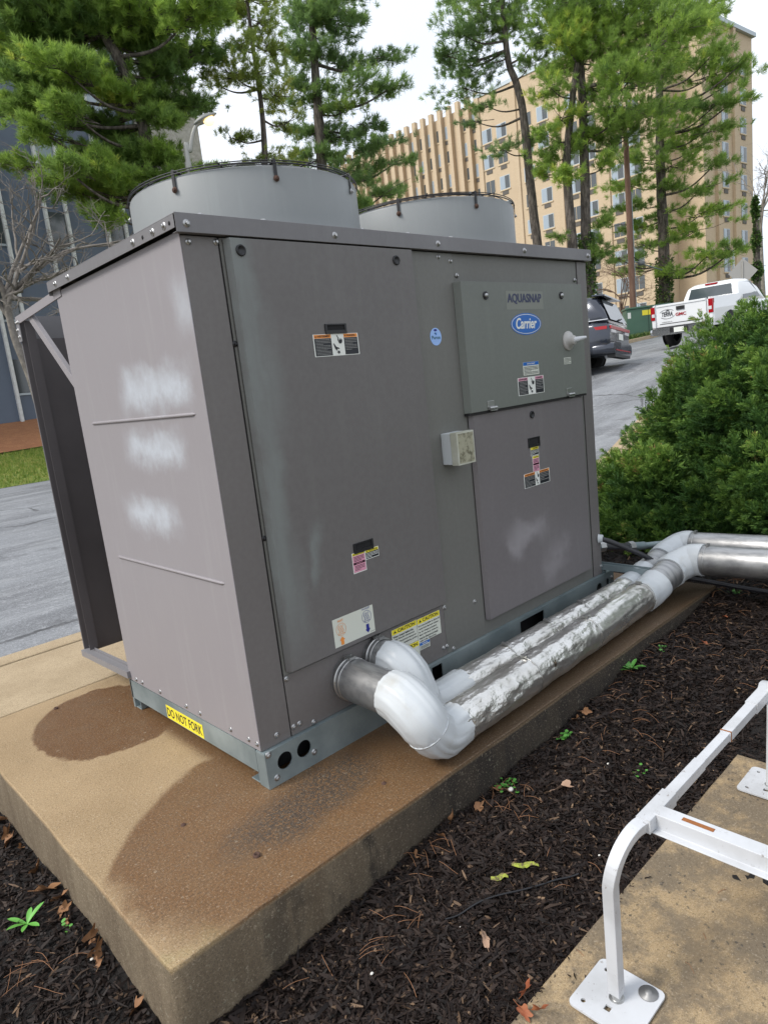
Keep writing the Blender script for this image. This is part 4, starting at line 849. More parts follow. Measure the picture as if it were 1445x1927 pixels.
for (x0, y0, x1, y1, lab) in [(.345, -.72, .40, -.775, 'mossy yellow green bark strip, the longer one farther from the pad'), (.27, -.70, .305, -.735, 'mossy yellow green bark strip, the shorter one nearer the camera')]:
    mb = MB(); rr = random.Random(int(x0 * 999)); A = Vector((x0, y0, mulch_z(x0, y0) + .016)); B = Vector((x1, y1, mulch_z(x1, y1) + .014)); sv = (B - A).cross(Vector((0, 0, 1))).normalized(); rings = []
    for k in range(14):
        t = k / 13; c = A.lerp(B, t) + sv * (.006 * math.sin(t * 7)) + Vector((0, 0, .003 * math.sin(t * 9))); w_ = .003 + .0085 * math.sin(math.pi * min(1, t * .9 + .08)) * rr.uniform(.7, 1.2); rings.append([c - sv * w_, c - sv * w_ * .4 + Vector((0, 0, .003 + .002 * rr.random())), c + sv * w_ * .5 + Vector((0, 0, .003 + .002 * rr.random())), c + sv * w_, c - Vector((0, 0, .002))])
    mb.loft(rings, m_moss, False); tag(mb.build('mossy_bark', loc=(x0, y0, mulch_z(x0, y0))), lab, 'bark strip')
mb = MB(); q = curve([(.08, -.69, -.16), (.20, -.735, -.155), (.33, -.80, -.158), (.46, -.87, -.17)], 10); q = [Vector((p.x, p.y, mulch_z(p.x, p.y) + .012)) for p in q]; mb.tube(q, .0028, 8, m_black); tag(mb.build('drip_hose', loc=q[0]), 'thin black irrigation hose half buried in the mulch', 'hose')
mb = MB(); m_peb = M('pale pebble', (.62, .60, .55), .6)
def pebble(x, y, r, z=None, mat=None, lab='small pale pebble lying on the mulch'):
    mb = MB(); z = mulch_z(x, y) + .011 if z is None else z; rings = []
    for i in range(7):
        th = math.pi * (i + .02) / 6.04; rings.append([Vector((x + r * math.sin(th) * math.cos(a) * (1 + .2 * noise.noise(Vector((a, i, x * 50)))), y + .8 * r * math.sin(th) * math.sin(a), z - r * .6 * math.cos(th))) for a in np.linspace(0, 2 * math.pi, 11)[:-1]])
    mb.loft(rings, mat or m_peb); return tag(mb.build('pebble', loc=(x, y, z)), lab, 'pebble', 'pebbles')
for x, y, r, q_ in [(-.165, -.66, .005, 'near the cut corner of the pad'), (.09, -.735, .003, 'close to the black hose'), (-.16, -1.02, .007, 'at the very bottom by the slab'), (.95, -.70, .005, 'in the open mulch far from the pad'), (.64, -.505, .012, 'beside the trailing weed'), (-.62, -.0, .005, 'left of the pad below the seedling'), (.56, -.88, .004, 'next to the white stand leg')]: pebble(x, y, r, lab='small pale pebble ' + q_)
for q in [(-.215, -.262, .010), (-.235, 1.335, .009)]:
    mb = MB(); mb.lathe([(0, .001), (q[2] * .5, .001), (q[2] * .6, .006), (q[2], .006), (q[2] * 1.1, -.002)], (q[0], q[1], .001), (0, 0, 1), 16, m_rust); tag(mb.build('anchor_stub', loc=(q[0], q[1], 0)), 'rusty round anchor stub set in the bare corner of the pad' if q[1] < 0 else 'rusty round anchor stub in the pad near the side hood', 'anchor')
for i, (x, y) in enumerate([(.25, -.30), (-.28, .05)]):
    mb = MB(); mb.lathe([(0, .003), (.006, .0025), (.009, -.001)], (x, y, .001), (0, 0, 1), 9, m_rust); tag(mb.build('pebble', loc=(x, y, 0)), ('dark speck of grit below the white elbow', 'dark speck of grit in the middle of the wet patch')[i], 'grit', 'grit on the pad')

# ================================================================== JUNIPER
def sprays(C0, D0, n_leaf, ln, lw, tint, spread=.55):
    # each spray: feathery branchlet of n_leaf small triangles along a bent axis
    N = len(C0); D0 = D0 / np.linalg.norm(D0, axis=1)[:, None]; a = np.tile([0, 0, 1.], (N, 1)) + RNG.normal(0, .4, (N, 3)); U = np.cross(D0, a); U /= np.linalg.norm(U, axis=1)[:, None]; W_ = np.cross(D0, U)
    Lr = ln * RNG.uniform(.6, 1.3, N); T = np.linspace(0, 1, n_leaf)[None, :].repeat(N, 0) + RNG.uniform(-.04, .04, (N, n_leaf)); sg = np.where(np.arange(n_leaf) % 2, 1., -1.)[None, :]
    base = C0[:, None, :] + D0[:, None, :] * (T * Lr[:, None])[:, :, None]
    th = RNG.uniform(-.9, .9, (N, n_leaf)); side = U[:, None, :] * (sg * np.cos(th))[:, :, None] + W_[:, None, :] * np.sin(th)[:, :, None]
    ll = (Lr[:, None] * (.16 + .50 * np.sin(np.pi * (T * .8 + .12)).clip(0, 1)) * RNG.uniform(.7, 1.2, (N, n_leaf)))
    tip = base + (side * spread + D0[:, None, :] * (1 - spread * .6)) * ll[:, :, None]
    wv_ = np.cross(tip - base, RNG.normal(0, 1, (N, n_leaf, 3))); wv_ /= np.linalg.norm(wv_, axis=2)[:, :, None] + 1e-9
    mid = base * .45 + tip * .55; w2 = wv_ * lw
    vs = np.stack([base, mid + w2, tip, mid - w2], 2).reshape(-1, 3); f = np.arange(N * n_leaf * 4).reshape(-1, 4)
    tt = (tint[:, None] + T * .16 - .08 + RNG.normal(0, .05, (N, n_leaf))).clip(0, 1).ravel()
    return vs, f, tt
def juniper(name, lab, cx, cy, zb, rx, ry, h, n_s, ln, seed, lop=0.0):
    root = thing(name, (cx, cy, zb), lab, 'shrub'); rr = np.random.default_rng(seed)
    npl = n_s // 42; u = rr.normal(0, 1, (npl * 5, 3)); u[:, 2] = np.abs(u[:, 2]) * 1.0 - .10; u /= np.linalg.norm(u, axis=1)[:, None]; u = u[(u[:, 0] < .35) & ((u[:, 1] > .1) | (rr.random(len(u)) < .2))][:npl]; N = len(u)
    lump = np.array([noise.noise(Vector(p * 1.9) + Vector((seed, 0, 0))) + .6 * noise.noise(Vector(p * 4.6) + Vector((seed, 3, 0))) for p in u])
    rad = 1 + .26 * lump - (rr.random(N) ** 1.5) * .13
    B = np.stack([cx + u[:, 0] * rx * rad, cy + u[:, 1] * ry * rad, zb + np.maximum(u[:, 2], -.03) * h * rad], 1)
    A = np.stack([u[:, 0] / rx, u[:, 1] / ry, u[:, 2] / h], 1); A /= np.linalg.norm(A, axis=1)[:, None]; A = A * .75 + np.array([-.05, 0, .30]) + rr.normal(0, .30, (N, 3)); A /= np.linalg.norm(A, axis=1)[:, None]
    PL = rr.uniform(.18, .42, N); pt = (.46 + .12 * rr.normal(0, 1, N) + .3 * lump).clip(0, .9); pt[rr.random(N) < .006] = 1.3  # hollows tinted darker, bulges lighter: shade between plumes put into the tint
    k_ = 42; T_ = rr.random((N, k_)) ** .8; q1 = rr.normal(0, 1, (N, k_, 3)); q1 -= (q1 * A[:, None, :]).sum(2, keepdims=True) * A[:, None, :]; q1 /= np.linalg.norm(q1, axis=2)[:, :, None]
    P = B[:, None, :] + A[:, None, :] * ((T_ - .55) * PL[:, None])[:, :, None] + q1 * ((1.02 - T_) * PL[:, None] * .30)[:, :, None]; P[:, :, 2] -= ((1 - T_) * .02)
    D = A[:, None, :] * .9 + q1 * .75 + rr.normal(0, .22, (N, k_, 3)) + np.array([0, 0, .15])
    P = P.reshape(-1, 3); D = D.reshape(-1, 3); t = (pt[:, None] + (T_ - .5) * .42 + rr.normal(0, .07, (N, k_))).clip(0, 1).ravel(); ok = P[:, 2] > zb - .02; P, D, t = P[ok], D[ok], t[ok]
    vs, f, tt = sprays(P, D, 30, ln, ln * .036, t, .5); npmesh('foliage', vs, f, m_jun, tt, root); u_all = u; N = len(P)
    # inner woody core
    mb = MB(); m_core = M('juniper wood', (.045, .03, .02), .9)
    r3 = random.Random(seed)
    for k in range(70):
        q = u[r3.randrange(len(u))]; e = Vector((cx + q[0] * rx * .80, cy + q[1] * ry * .80, zb + max(q[2], 0) * h * .80)); b = Vector((cx + r3.uniform(-.2, .2), cy + r3.uniform(-.2, .2), zb - .05)); m_ = b.lerp(e, .5) + Vector((0, 0, -.1 * h)); mb.tube(curve([b, m_, e], 4), [.03 - .0028 * i for i in range(9)], 6, m_core)
    part(mb, 'branches', root)
    # second, deeper layer of foliage, tinted darker for the shade inside
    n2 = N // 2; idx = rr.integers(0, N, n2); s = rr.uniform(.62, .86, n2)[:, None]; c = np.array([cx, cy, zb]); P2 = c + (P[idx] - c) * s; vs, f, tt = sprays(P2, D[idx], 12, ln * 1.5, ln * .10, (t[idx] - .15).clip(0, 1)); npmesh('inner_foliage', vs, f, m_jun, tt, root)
juniper('juniper_shrub', 'large bright green juniper shrub filling the right side behind the pipes', 4.62, -1.42, -.05, 1.66, 2.36, 1.77, 42000, .066, 11)
juniper('juniper_shrub', 'low spreading juniper shrub at the foot of the chiller behind the pipe elbows', 4.0, .15, -.06, .80, .85, .55, 9000, .07, 23)

# ================================================================== TREES
def tufts(C0, D0, n_, ln, lw, tint, spread=.9):
    N = len(C0); D0 = D0 / np.linalg.norm(D0, axis=1)[:, None]; d = D0[:, None, :] + RNG.normal(0, spread * .55, (N, n_, 3)); d /= np.linalg.norm(d, axis=2)[:, :, None]
    st_ = C0[:, None, :] - D0[:, None, :] * (RNG.random((N, n_, 1)) * ln * .8); l = ln * RNG.uniform(.6, 1.15, (N, n_, 1)); tip = st_ + d * l
    w_ = np.cross(d, RNG.normal(0, 1, (N, n_, 3))); w_ /= np.linalg.norm(w_, axis=2)[:, :, None] + 1e-9; w_ = w_ * lw
    mid = st_ * .6 + tip * .4
    vs = np.stack([st_, mid + w_, tip, mid - w_], 2).reshape(-1, 3); f = np.arange(N * n_ * 4).reshape(-1, 4)
    return vs, f, (tint[:, None] + RNG.normal(0, .06, (N, n_))).clip(0, 1).ravel()
def trunk_tube(path, r0, r1, mat=None):
    mb = MB(); q = curve(path, 6); K = len(q); mb.tube(q, [r0 + (r1 - r0) * i / (K - 1) for i in range(K)], 14, mat or m_bark, jit=dent(.12, 2.5)); return mb, q
def pine(name, lab, D, trunk_px, r0, r1, pads, mat, n_div=40, ln=.30, seed=1, ivy=0, nl=14, group=None, dens=1.0, flat=.8):
    rr = random.Random(seed); k0 = D / FPX
    pts = [Vector(at(x, y, D)) for x, y in trunk_px]; b0 = pts[0].copy(); b0.x, b0.y = pts[0].x, pts[0].y; gzb = gz(b0.x, b0.y) - .1
    base = Vector((pts[0].x + (pts[0].x - pts[1].x) * .1, pts[0].y, gzb)); root = thing(name, base, lab, 'tree', group)
    mb, q = trunk_tube([base] + [p for p in pts if p.z > gzb + .5], r0, r1); part(mb, 'trunk', root)
    lm = MB(); C_, D_, T_ = [], [], []
    zmin = gzb + 1
    for (px, py, rx, ry) in pads:
        dd = rr.uniform(-1, 1) * min(2.6, .5 + abs(px - np.interp(py, [p[1] for p in trunk_px][::-1], [p[0] for p in trunk_px][::-1])) * k0 * .6)
        DD = D + dd; c = Vector(at(px, py, DD)); RX, RZ_ = rx * DD / FPX * 1.12, ry * DD / FPX * 1.1
        # limb from the trunk
        tp = min(q, key=lambda p: abs(p.z - (c.z - .35 * (p - c).length * .5))); m1 = tp.lerp(c, .5) + Vector((0, 0, -.12 * (c - tp).length)); lim = curve([tp, m1, c], 5); K = len(lim)
        rl = min(.10, .018 + (c - tp).length * .016); lm.tube(lim, [rl * (1 - .75 * i / (K - 1)) for i in range(K)], 6, m_bark)
        n_ = max(14, int(1.45 * dens * math.pi * rx * ry / n_div)); out_ = (c - tp); out_.z *= .3; out_.normalize(); tb = rr.gauss(0, .13)
        ns = max(4, n_ // 9)
        subs = []
        for _ in range(ns):
            v = Vector((rr.gauss(0, 1), rr.gauss(0, 1), rr.gauss(0, .7))).normalized() * (rr.random() ** .4); e = c + Vector((v.x * RX, v.y * RX, v.z * RZ_)); s0 = tp.lerp(c, rr.uniform(.55, 1)); subs.append((s0, e)); lm.tube([s0, s0.lerp(e, .5) + Vector((0, 0, -.05 * RX)), e], [.018, .012, .005], 4, m_bark, False)
        for i in range(n_):
            s0, e = subs[rr.randrange(ns)]; t = rr.random() ** .6; p = s0.lerp(e, .35 + .75 * t) + Vector((rr.gauss(0, RX * .18), rr.gauss(0, RX * .18), rr.gauss(0, RZ_ * .17))); d = (e - s0).normalized() * .7 + Vector((rr.gauss(0, .3), rr.gauss(0, .3), .55 + rr.gauss(0, .25))); C_.append(p[:]); D_.append(d[:]); T_.append(.48 + tb + rr.gauss(0, .14) + .25 * noise.noise(p * .9))
    part(lm, 'limbs', root)
    vs, f, tt = tufts(np.array(C_), np.array(D_), nl * 3, ln * .82, ln * .024 + .002, np.array(T_), 1.1); npmesh('crown', vs, f, mat, tt, root)
    if ivy:
        P = []; Nn = int(900 * ivy); C2 = np.zeros((Nn, 3)); D2 = np.zeros((Nn, 3))
        for i in range(Nn):
            z = gzb + rr.random() ** 1.2 * ivy * 3.2; p = min(q, key=lambda a: abs(a.z - z)); a = rr.uniform(0, 6.28); r_ = r0 * 1.05 + rr.uniform(0, .09); C2[i] = (p.x + r_ * math.cos(a), p.y + r_ * math.sin(a), z); D2[i] = (math.cos(a), math.sin(a), rr.uniform(-.6, .4))
        vs, f, tt = tufts(C2, D2, 4, .11, .035, RNG.random(Nn)); npmesh('ivy', vs, f, m_ivy, tt, root)
    return root
G = 'tall pines across the street'
pine('pine_tree', 'slender leaning pine with a bare curved trunk, left of the twin pines', 37, [(1015, 500), (1000, 370), (985, 220), (972, 160), (955, 110), (945, 0), (940, -80)], .26, .10,
     [(860, 60, 45, 32), (900, 112, 48, 34), (850, 120, 36, 24), (930, 60, 48, 38), (960, 20, 50, 36), (900, 20, 42, 28), (1000, 112, 30, 22), (868, 165, 48, 20), (818, 98, 22, 16), (905, 195, 34, 16), (1015, 60, 24, 34), (940, 278, 34, 14), (978, 268, 28, 14), (888, 228, 30, 10), (930, -40, 80, 40), (870, 0, 40, 20)], m_needle2, 50, .34, 3, dens=.9, group=G)
pine('pine_tree', 'twisted pine of the twin pair, its crown thin and low', 34, [(1080, 560), (1077, 465), (1070, 380), (1066, 300), (1075, 200), (1085, 120)], .27, .12,
     [(1060, 130, 40, 20), (1030, 160, 38, 22), (1050, 220, 38, 20), (1030, 292, 30, 30), (1060, 330, 32, 22), (1022, 250, 24, 18), (1052, 440, 20, 9), (1078, 272, 25, 18), (1020, 330, 18, 18), (1060, 60, 40, 30)], m_needle, 42, .32, 5, ivy=.0, group=G)
pine('pine_tree', 'tall straight pine of the twin pair with an ivy covered foot', 34.5, [(1108, 560), (1103, 475), (1100, 330), (1096, 200), (1090, 100), (1085, -60)], .28, .14,
     [(1060, 30, 45, 36), (1110, 30, 65, 40), (1180, 45, 68, 38), (1085, 90, 50, 28), (1150, 108, 68, 30), (1240, 60, 66, 36), (1200, 130, 58, 26), (1135, 160, 56, 24), (1250, 128, 48, 26), (1290, 40, 48, 44), (1180, 196, 58, 24), (1125, 262, 46, 26), (1192, 250, 56, 28), (1232, 208, 50, 20), (1100, -20, 120, 50), (1240, -10, 90, 40), (1125, 470, 26, 30), (1150, 300, 34, 16), (1135, 410, 26, 14)], m_needle, 42, .33, 7, ivy=1.6, group=G)
pine('pine_tree', 'tall pine with tiered drooping branches standing behind the white pickup', 42, [(1250, 590), (1248, 450), (1243, 350), (1240, 200), (1245, 0)], .36, .16,
     [(1180, 508, 48, 7), (1160, 485, 40, 9), (1290, 503, 58, 11), (1340, 472, 58, 13), (1205, 458, 52, 11), (1392, 462, 32, 12), (1165, 422, 40, 10), (1312, 432, 66, 12), (1220, 425, 40, 10), (1192, 385, 50, 11), (1330, 395, 58, 10), (1262, 400, 40, 10), (1180, 348, 56, 13), (1322, 352, 52, 11), (1255, 350, 40, 12), (1260, 312, 66, 12), (1352, 302, 34, 10), (1200, 300, 50, 12), (1312, 270, 50, 12), (1240, 270, 50, 14), (1335, 240, 48, 12), (1275, 200, 58, 18), (1352, 192, 48, 16), (1395, 178, 28, 14), (1342, 142, 48, 20), (1300, 110, 58, 22), (1382, 150, 36, 13), (1290, 40, 60, 30), (1345, 98, 38, 17), (1405, 112, 16, 8), (1260, -20, 80, 30), (1320, 10, 36, 30), (1270, 240, 40, 14)], m_needle, 40, .36, 9, ivy=1.2, group=G)
G = 'big evergreens behind the chiller at the left'
pine('pine_tree', 'big dense pine at the far left whose branches hang in front of the dark building', 23, [(300, 560), (290, 420), (275, 260), (238, 140), (190, 50), (150, -60)], .24, .12,
     [(60, 30, 58, 36), (130, 60, 66, 36), (40, 102, 56, 22), (110, 122, 66, 22), (200, 30, 66, 36), (280, 30, 66, 32), (370, 20, 58, 28), (430, 25, 36, 26), (160, 142, 58, 18), (240, 72, 48, 32), (300, 92, 56, 26), (60, 142, 46, 20), (320, 132, 56, 24), (385, 96, 44, 16), (340, 190, 54, 24), (252, 190, 46, 26), (300, 218, 46, 20), (222, 172, 36, 24), (160, 222, 44, 15), (212, 245, 36, 34), (258, 290, 52, 26), (182, 300, 56, 20), (305, 290, 40, 24), (130, 335, 46, 16), (240, 345, 56, 22), (118, 352, 46, 15), (170, 372, 46, 15), (60, -20, 90, 40), (250, -20, 120, 40), (20, 60, 50, 30), (200, 400, 40, 16), (365, 335, 50, 24), (415, 345, 40, 18), (300, 345, 50, 24), (200, 322, 60, 26), (100, 300, 30, 14), (20, 205, 44, 16), (70, 245, 36, 14), (10, 300, 36, 16), (60, 185, 40, 18), (110, 190, 36, 18)], m_needle, 30, .27, 11, nl=18, group=G, dens=1.15)
pine('pine_tree', 'broad blue green pine rising behind the gap between the two fan shrouds', 28, [(612, 520), (605, 300), (598, 200), (590, 80), (585, -40)], .25, .12,
     [(570, 30, 46, 36), (630, 40, 44, 36), (560, 100, 54, 24), (640, 120, 54, 20), (690, 152, 54, 16), (745, 160, 34, 18), (540, 162, 46, 16), (590, 180, 46, 20), (660, 202, 54, 16), (715, 272, 50, 18), (640, 262, 46, 20), (570, 250, 46, 20), (752, 302, 34, 10), (700, 330, 46, 18), (742, 352, 44, 16), (660, 318, 46, 16), (560, 298, 46, 12), (668, 30, 22, 26), (722, 112, 42, 14), (700, 230, 40, 12), (600, 300, 50, 16), (620, -20, 80, 30), (690, 385, 30, 20)], m_needle2, 42, .30, 13, group=G)
pine('hemlock_tree', 'thin yellow green hemlock between the two big evergreens', 25, [(505, 420), (498, 280), (492, 200), (478, 100), (465, 0)], .13, .05,
     [(522, 180, 34, 34), (542, 232, 28, 24), (478, 140, 46, 26), (430, 132, 54, 20), (520, 92, 36, 34), (490, 40, 38, 34), (450, 82, 38, 26), (430, 258, 46, 14), (500, 290, 48, 14), (402, 158, 44, 11), (470, 320, 40, 12), (440, 320, 40, 12), (540, 300, 30, 14), (470, 0, 60, 30)], m_hem, 52, .22, 17, group=G, nl=12, dens=1.0)
def bare(name, lab, D, base_px, tips, r0, mat, seed, lev=5, fork=None, group=None):
    rr = random.Random(seed); b = Vector(at(*base_px[0], D)); b.z = min(b.z, gz(b.x, b.y)) if len(base_px) > 1 else b.z; b.z = gz(b.x, b.y) - .05; root = thing(name, b, lab, 'tree', group)
    P = [b] + [Vector(at(x, y, D)) for x, y in base_px[1:]]; mb = MB(); q = curve(P, 6); mb.tube(q, [r0 * (1 - .45 * i / (len(q) - 1)) for i in range(len(q))], 10, mat); part(mb, 'trunk', root); br = MB()
    def grow(p, d, l, r, k):
        n_ = 4; pts = [p]; dd = d.copy()
        for i in range(n_): dd = (dd + Vector((rr.gauss(0, .16), rr.gauss(0, .16), rr.gauss(0, .12)))).normalized(); pts.append(pts[-1] + dd * l / n_)
        br.tube(pts, [r * (1 - .45 * i / n_) for i in range(n_ + 1)], 5 if k > 2 else 3, mat, False)
        if k == 0: return
        for j in range(rr.choice((2, 3, 3))):
            s = pts[rr.randrange(2, n_ + 1)]; v = (dd + Vector((rr.gauss(0, .6), rr.gauss(0, .6), rr.gauss(.05, .45)))).normalized(); grow(s, v, l * rr.uniform(.55, .8), r * .58, k - 1)
    for (x, y) in tips:
        e = Vector(at(x, y, D + rr.uniform(-1.2, 1.2))); s = q[-1] if rr.random() < .6 else q[-4]; v = e - s; grow(s, v.normalized(), v.length * .6, r0 * .5, lev)
    part(br, 'branches', root); return root
bare('bare_tree', 'leafless grey dogwood spreading in front of the dark building', 20.5, [(92, 800), (62, 720), (30, 640), (10, 560)], [(0, 420), (60, 400), (130, 420), (30, 470), (190, 440), (110, 480), (200, 400), (-30, 500), (170, 520), (60, 540)], .14, m_twig, 3, 5)
bare('bare_tree', 'leafless reddish sapling between the twin pines and the utility pole', 40, [(1170, 590), (1165, 560)], [(1140, 480), (1180, 470), (1200, 500), (1150, 450), (1220, 540), (1130, 520)], .07, m_rtwig, 5, 5)
bare('bare_tree', 'leafless grey tree at the far right edge past the apartment building', 60, [(1436, 560), (1432, 480), (1430, 400)], [(1420, 290), (1440, 270), (1450, 330), (1415, 350), (1460, 300)], .16, m_twig, 8, 5)
# ivy trunk at right edge
rt = thing('ivy_trunk', at(1424, 560, 50), 'tall ivy clad trunk at the far right beside the apartment building', 'tree'); b = Vector(at(1424, 560, 50)); b.z = gz(b.x, b.y) - .1; rt.location = b
mb, q = trunk_tube([b, b + Vector((0, 0, 4)), Vector(at(1420, 370, 50))], .22, .10); part(mb, 'trunk', rt)
Nn = 1800; C2 = np.zeros((Nn, 3)); D2 = np.zeros((Nn, 3)); tz = at(1420, 370, 50)[2]
for i in range(Nn):
    t = random.random(); a = random.uniform(0, 6.28); r_ = (.24 + .16 * math.sin(t * 23)) * (1 - .5 * t) * random.uniform(.5, 1); C2[i] = (b.x + (q[-1].x - b.x) * t + r_ * math.cos(a), b.y + (q[-1].y - b.y) * t + r_ * math.sin(a), b.z + (tz - b.z) * t); D2[i] = (math.cos(a), math.sin(a), .1)
vs, f, tt = tufts(C2, D2, 5, .20, .06, RNG.random(Nn) * .8); npmesh('ivy', vs, f, m_ivy, tt, rt)

# ================================================================== BUILDINGS
m_brick = NT('tan brick'); n = m_brick; bt = n.n('ShaderNodeTexBrick'); bt.inputs['Scale'].default_value = 1; bt.inputs['Brick Width'].default_value = .25; bt.inputs['Row Height'].default_value = .09; bt.inputs['Mortar Size'].default_value = .012
bt.inputs['Color1'].default_value = (.52, .41, .28, 1); bt.inputs['Color2'].default_value = (.57, .45, .31, 1); bt.inputs['Mortar'].default_value = (.46, .36, .25, 1)
cx_ = n.n('ShaderNodeCombineXYZ'); X, Y, Z = n.xyz(); n.link((X + Y).o, cx_.inputs[0]); n.link(Z.o, cx_.inputs[1]); n.link(cx_.outputs[0], bt.inputs[0]); n.base(n.mix(n.noise(.25, 4, .6).st(.4, .65) * .25, V(n, bt.outputs[0]), (.43, .33, .22))); n.rough(.85); m_brick = n.m
m_lint = M('limestone trim', (.55, .44, .30), .8); m_glass = M('window glass', (.30, .36, .42), .08, 0, spec=.9); m_glassd = M('dark window glass', (.06, .07, .075), .08, spec=.9); m_ac = M('window unit grille', (.10, .09, .08), .7); m_roofm = M('metal coping', (.42, .47, .5), .5, .5); m_curt = M('white curtain', (.66, .66, .63), .8)
apt = thing('apartment_building', (70, 52, gz(70, 50)), 'tall tan brick apartment block rising behind the pines', 'building')
XF = 70.0; gb = 3.5; top = 32.5
mb = MB(); mb.box(XF, XF + 16, 30.2, 51.6, gb, top, m_brick); mb.box(XF + 4, XF + 16, 27.4, 30.19, gb, at(1345, 40, 83)[2] - .2, m_brick)
for y in (35.5, 40.9, 46.3, 51.35): mb.box(XF - .18, XF, y - .25, y + .25, gb, top, m_brick)
part(mb, 'main_wing', apt)
mb = MB(); mb.box(XF + 1.6, XF + 16, 51.62, 88, gb, top + .4, m_brick)
for k in range(24): yy = 52.4 + k * 1.45; mb.box(XF + 1.05, XF + 1.58, yy - .28, yy + .28, gb, top + 1.2, m_brick)
part(mb, 'far_wing', apt, 'far wing with narrow brick piers')
mb = MB(); mb.box(XF - .1, XF + 16, 30.1, 51.65, top, top + .4, m_roofm); part(mb, 'coping', apt)
# right wing, turned a little towards the street
a_ = R_(-12); U = Vector((math.cos(a_), math.sin(a_), 0)); Nn_ = Vector((math.sin(a_), -math.cos(a_), 0)) ; c0 = Vector((76.5, 27.9, 0)); W_r = 0
tR = at(1345, 40, 83)[2]; cR = Vector(at(1345, 40, 83)); cR.z = 0; eR = Vector(at(1413, 62, 90)); dR = (eR - cR); dR.z = 0; LRn = dR.length; dR.normalize(); nR = Vector((dR.y, -dR.x, 0))
if nR.dot(Vector((-1, -1, 0))) < 0: nR = -nR
zR = tR; fr = (cR, dR, Vector((0, 0, 1)), nR)
mb = MB(); mb.fbox(fr, 0, LRn, gb, zR, -16, 0, m_brick); mb.fbox(fr, LRn * .40, LRn * .46, gb, zR, .01, .3, m_brick); part(mb, 'right_wing', apt, 'right end wing of the block')
mb = MB(); mb.fbox(fr, -.2, LRn + .3, zR + .01, zR + .4, -16, .35, m_roofm); part(mb, 'coping', apt)
def window(fr, u, z, w_, h_, d, dark=False, ac=True, two=True):
    mb = MB(); O, U_, V_, N_ = fr
    mb.fbox(fr, u - w_ / 2 - .07, u + w_ / 2 + .07, z - .07, z + h_ + .07, d, d + .03, m_roofm if not dark else m_lint)
    mb.fbox(fr, u - w_ / 2, u - .03 if two else u + w_ / 2, z, z + h_, d + .031, d + .045, m_glassd if dark else m_glass)
    if two: mb.fbox(fr, u + .03, u + w_ / 2, z, z + h_, d + .031, d + .045, m_curt if (int(u * 7 + z) % 3) else m_glassd)
    mb.fbox(fr, u - w_ / 2 - .15, u + w_ / 2 + .15, z - .2, z - .08, d, d + .08, m_lint)
    if ac: mb.fbox(fr, u - .42, u + .42, z - .66, z - .26, d + .0, d + .05, m_ac)
    return mb
wproto = {}
def put_window(key, fr, u, z, w_, h_, d, **k):
    O, U_, V_, N_ = fr
    if key not in wproto:
        o = window((Vector((0, 0, 0)), U_, V_, N_), 0, 0, w_, h_, 0, **k).build('window'); wproto[key] = o.data; bpy.data.objects.remove(o)
    o = bpy.data.objects.new('window', wproto[key]); COL.objects.link(o); o.parent = apt; o.location = O + U_ * u + V_ * z + N_ * d - Vector(apt.location)
Fm = (Vector((XF, 0, 0)), Vector((0, -1, 0)), Vector((0, 0, 1)), Vector((-1, 0, 0)))
nw = 0
for fl in range(9):
    zc = 5.0 + 2.8 * fl
    for i, y in enumerate((32.6, 34.4, 37.4, 39.3, 42.8, 44.85, 48.25, 50.3)):
        put_window(('m', (i + fl) % 3), Fm, -y, zc, 1.25, 1.35, .0, dark=((i + fl) % 3 == 1), ac=True); nw += 1
Fl = (Vector((XF + 1.6, 0, 0)), Vector((0, -1, 0)), Vector((0, 0, 1)), Vector((-1, 0, 0)))
for fl in range(3, 10):
    for k in range(7): put_window(('f', (k + fl) % 2), Fl, -(53.1 + k * 1.45 + (1.45 if k > 1 else 0)), 5.1 + 2.8 * fl, .6, 1.35, .0, dark=((k + fl) % 2 == 0), two=False, ac=(k % 2 == 0)); nw += 1
for fl in range(1, 10):
    zc = zR - 3.9 - 2.8 * (fl - 1) * 1.0
    for u in (LRn * .2, LRn * .72):
        put_window(('r', fl % 2), fr, u, zc, 1.2, 1.4, .01, dark=False, ac=True); nw += 1


# dark office block at left
m_navyw = M('dark blue cladding', (.095, .12, .165), .45, var=(.5, .3), c2=(.11, .14, .19)); m_whiteb = M('white mullion', (.70, .72, .72), .5, var=(6, .3), c2=(.52, .53, .52)); m_beigeb = M('split face beige block', (.50, .47, .42), .9, var=(6, .3), c2=(.38, .36, .32), bump=(8, .05))
off = thing('office_building', (6, 26.5, 1.4), 'dark blue office block with white vertical fins at the left', 'building')
mb = MB(); mb.box(-24, 13.6, 26.5, 40, .8, 15.4, m_navyw); part(mb, 'wall', off)
mb = MB(); mb.box(-24.1, 13.65, 26.4, 40, 15.41, 15.7, m_whiteb); part(mb, 'parapet', off)
xs_f = []; x = 7.1
seq = [.58, 1.40]; fx = [7.1]; 
while fx[-1] < 13.2: fx.append(fx[-1] + seq[(len(fx) - 1) % 2] + (.12 if len(fx) % 2 == 0 else .2))
b2 = [7.1]
while b2[-1] > -20: b2.append(b2[-1] - (1.5 if len(b2) % 2 else .72))
for x in fx + b2[1:]:
    mb = MB(); mb.box(x - .055, x + .055, 26.32, 26.498, 1.0, 15.38, m_whiteb); part(mb, 'fin', off)
for i, x in enumerate(fx[:-1]):
    if i % 2 == 0:
        for z in (2.4, 5.1, 7.8, 10.45, 12.8):
            mb = MB(); mb.box(x + .07, fx[i + 1] - .07, 26.46, 26.499, z, z + 1.25, m_glassd if z < 10 else m_glass); mb.box(x + .06, fx[i + 1] - .06, 26.44, 26.495, z - .08, z - .005, m_roofm); part(mb, 'window', off)  # upper panes paler: sky reflection put into the glass colour
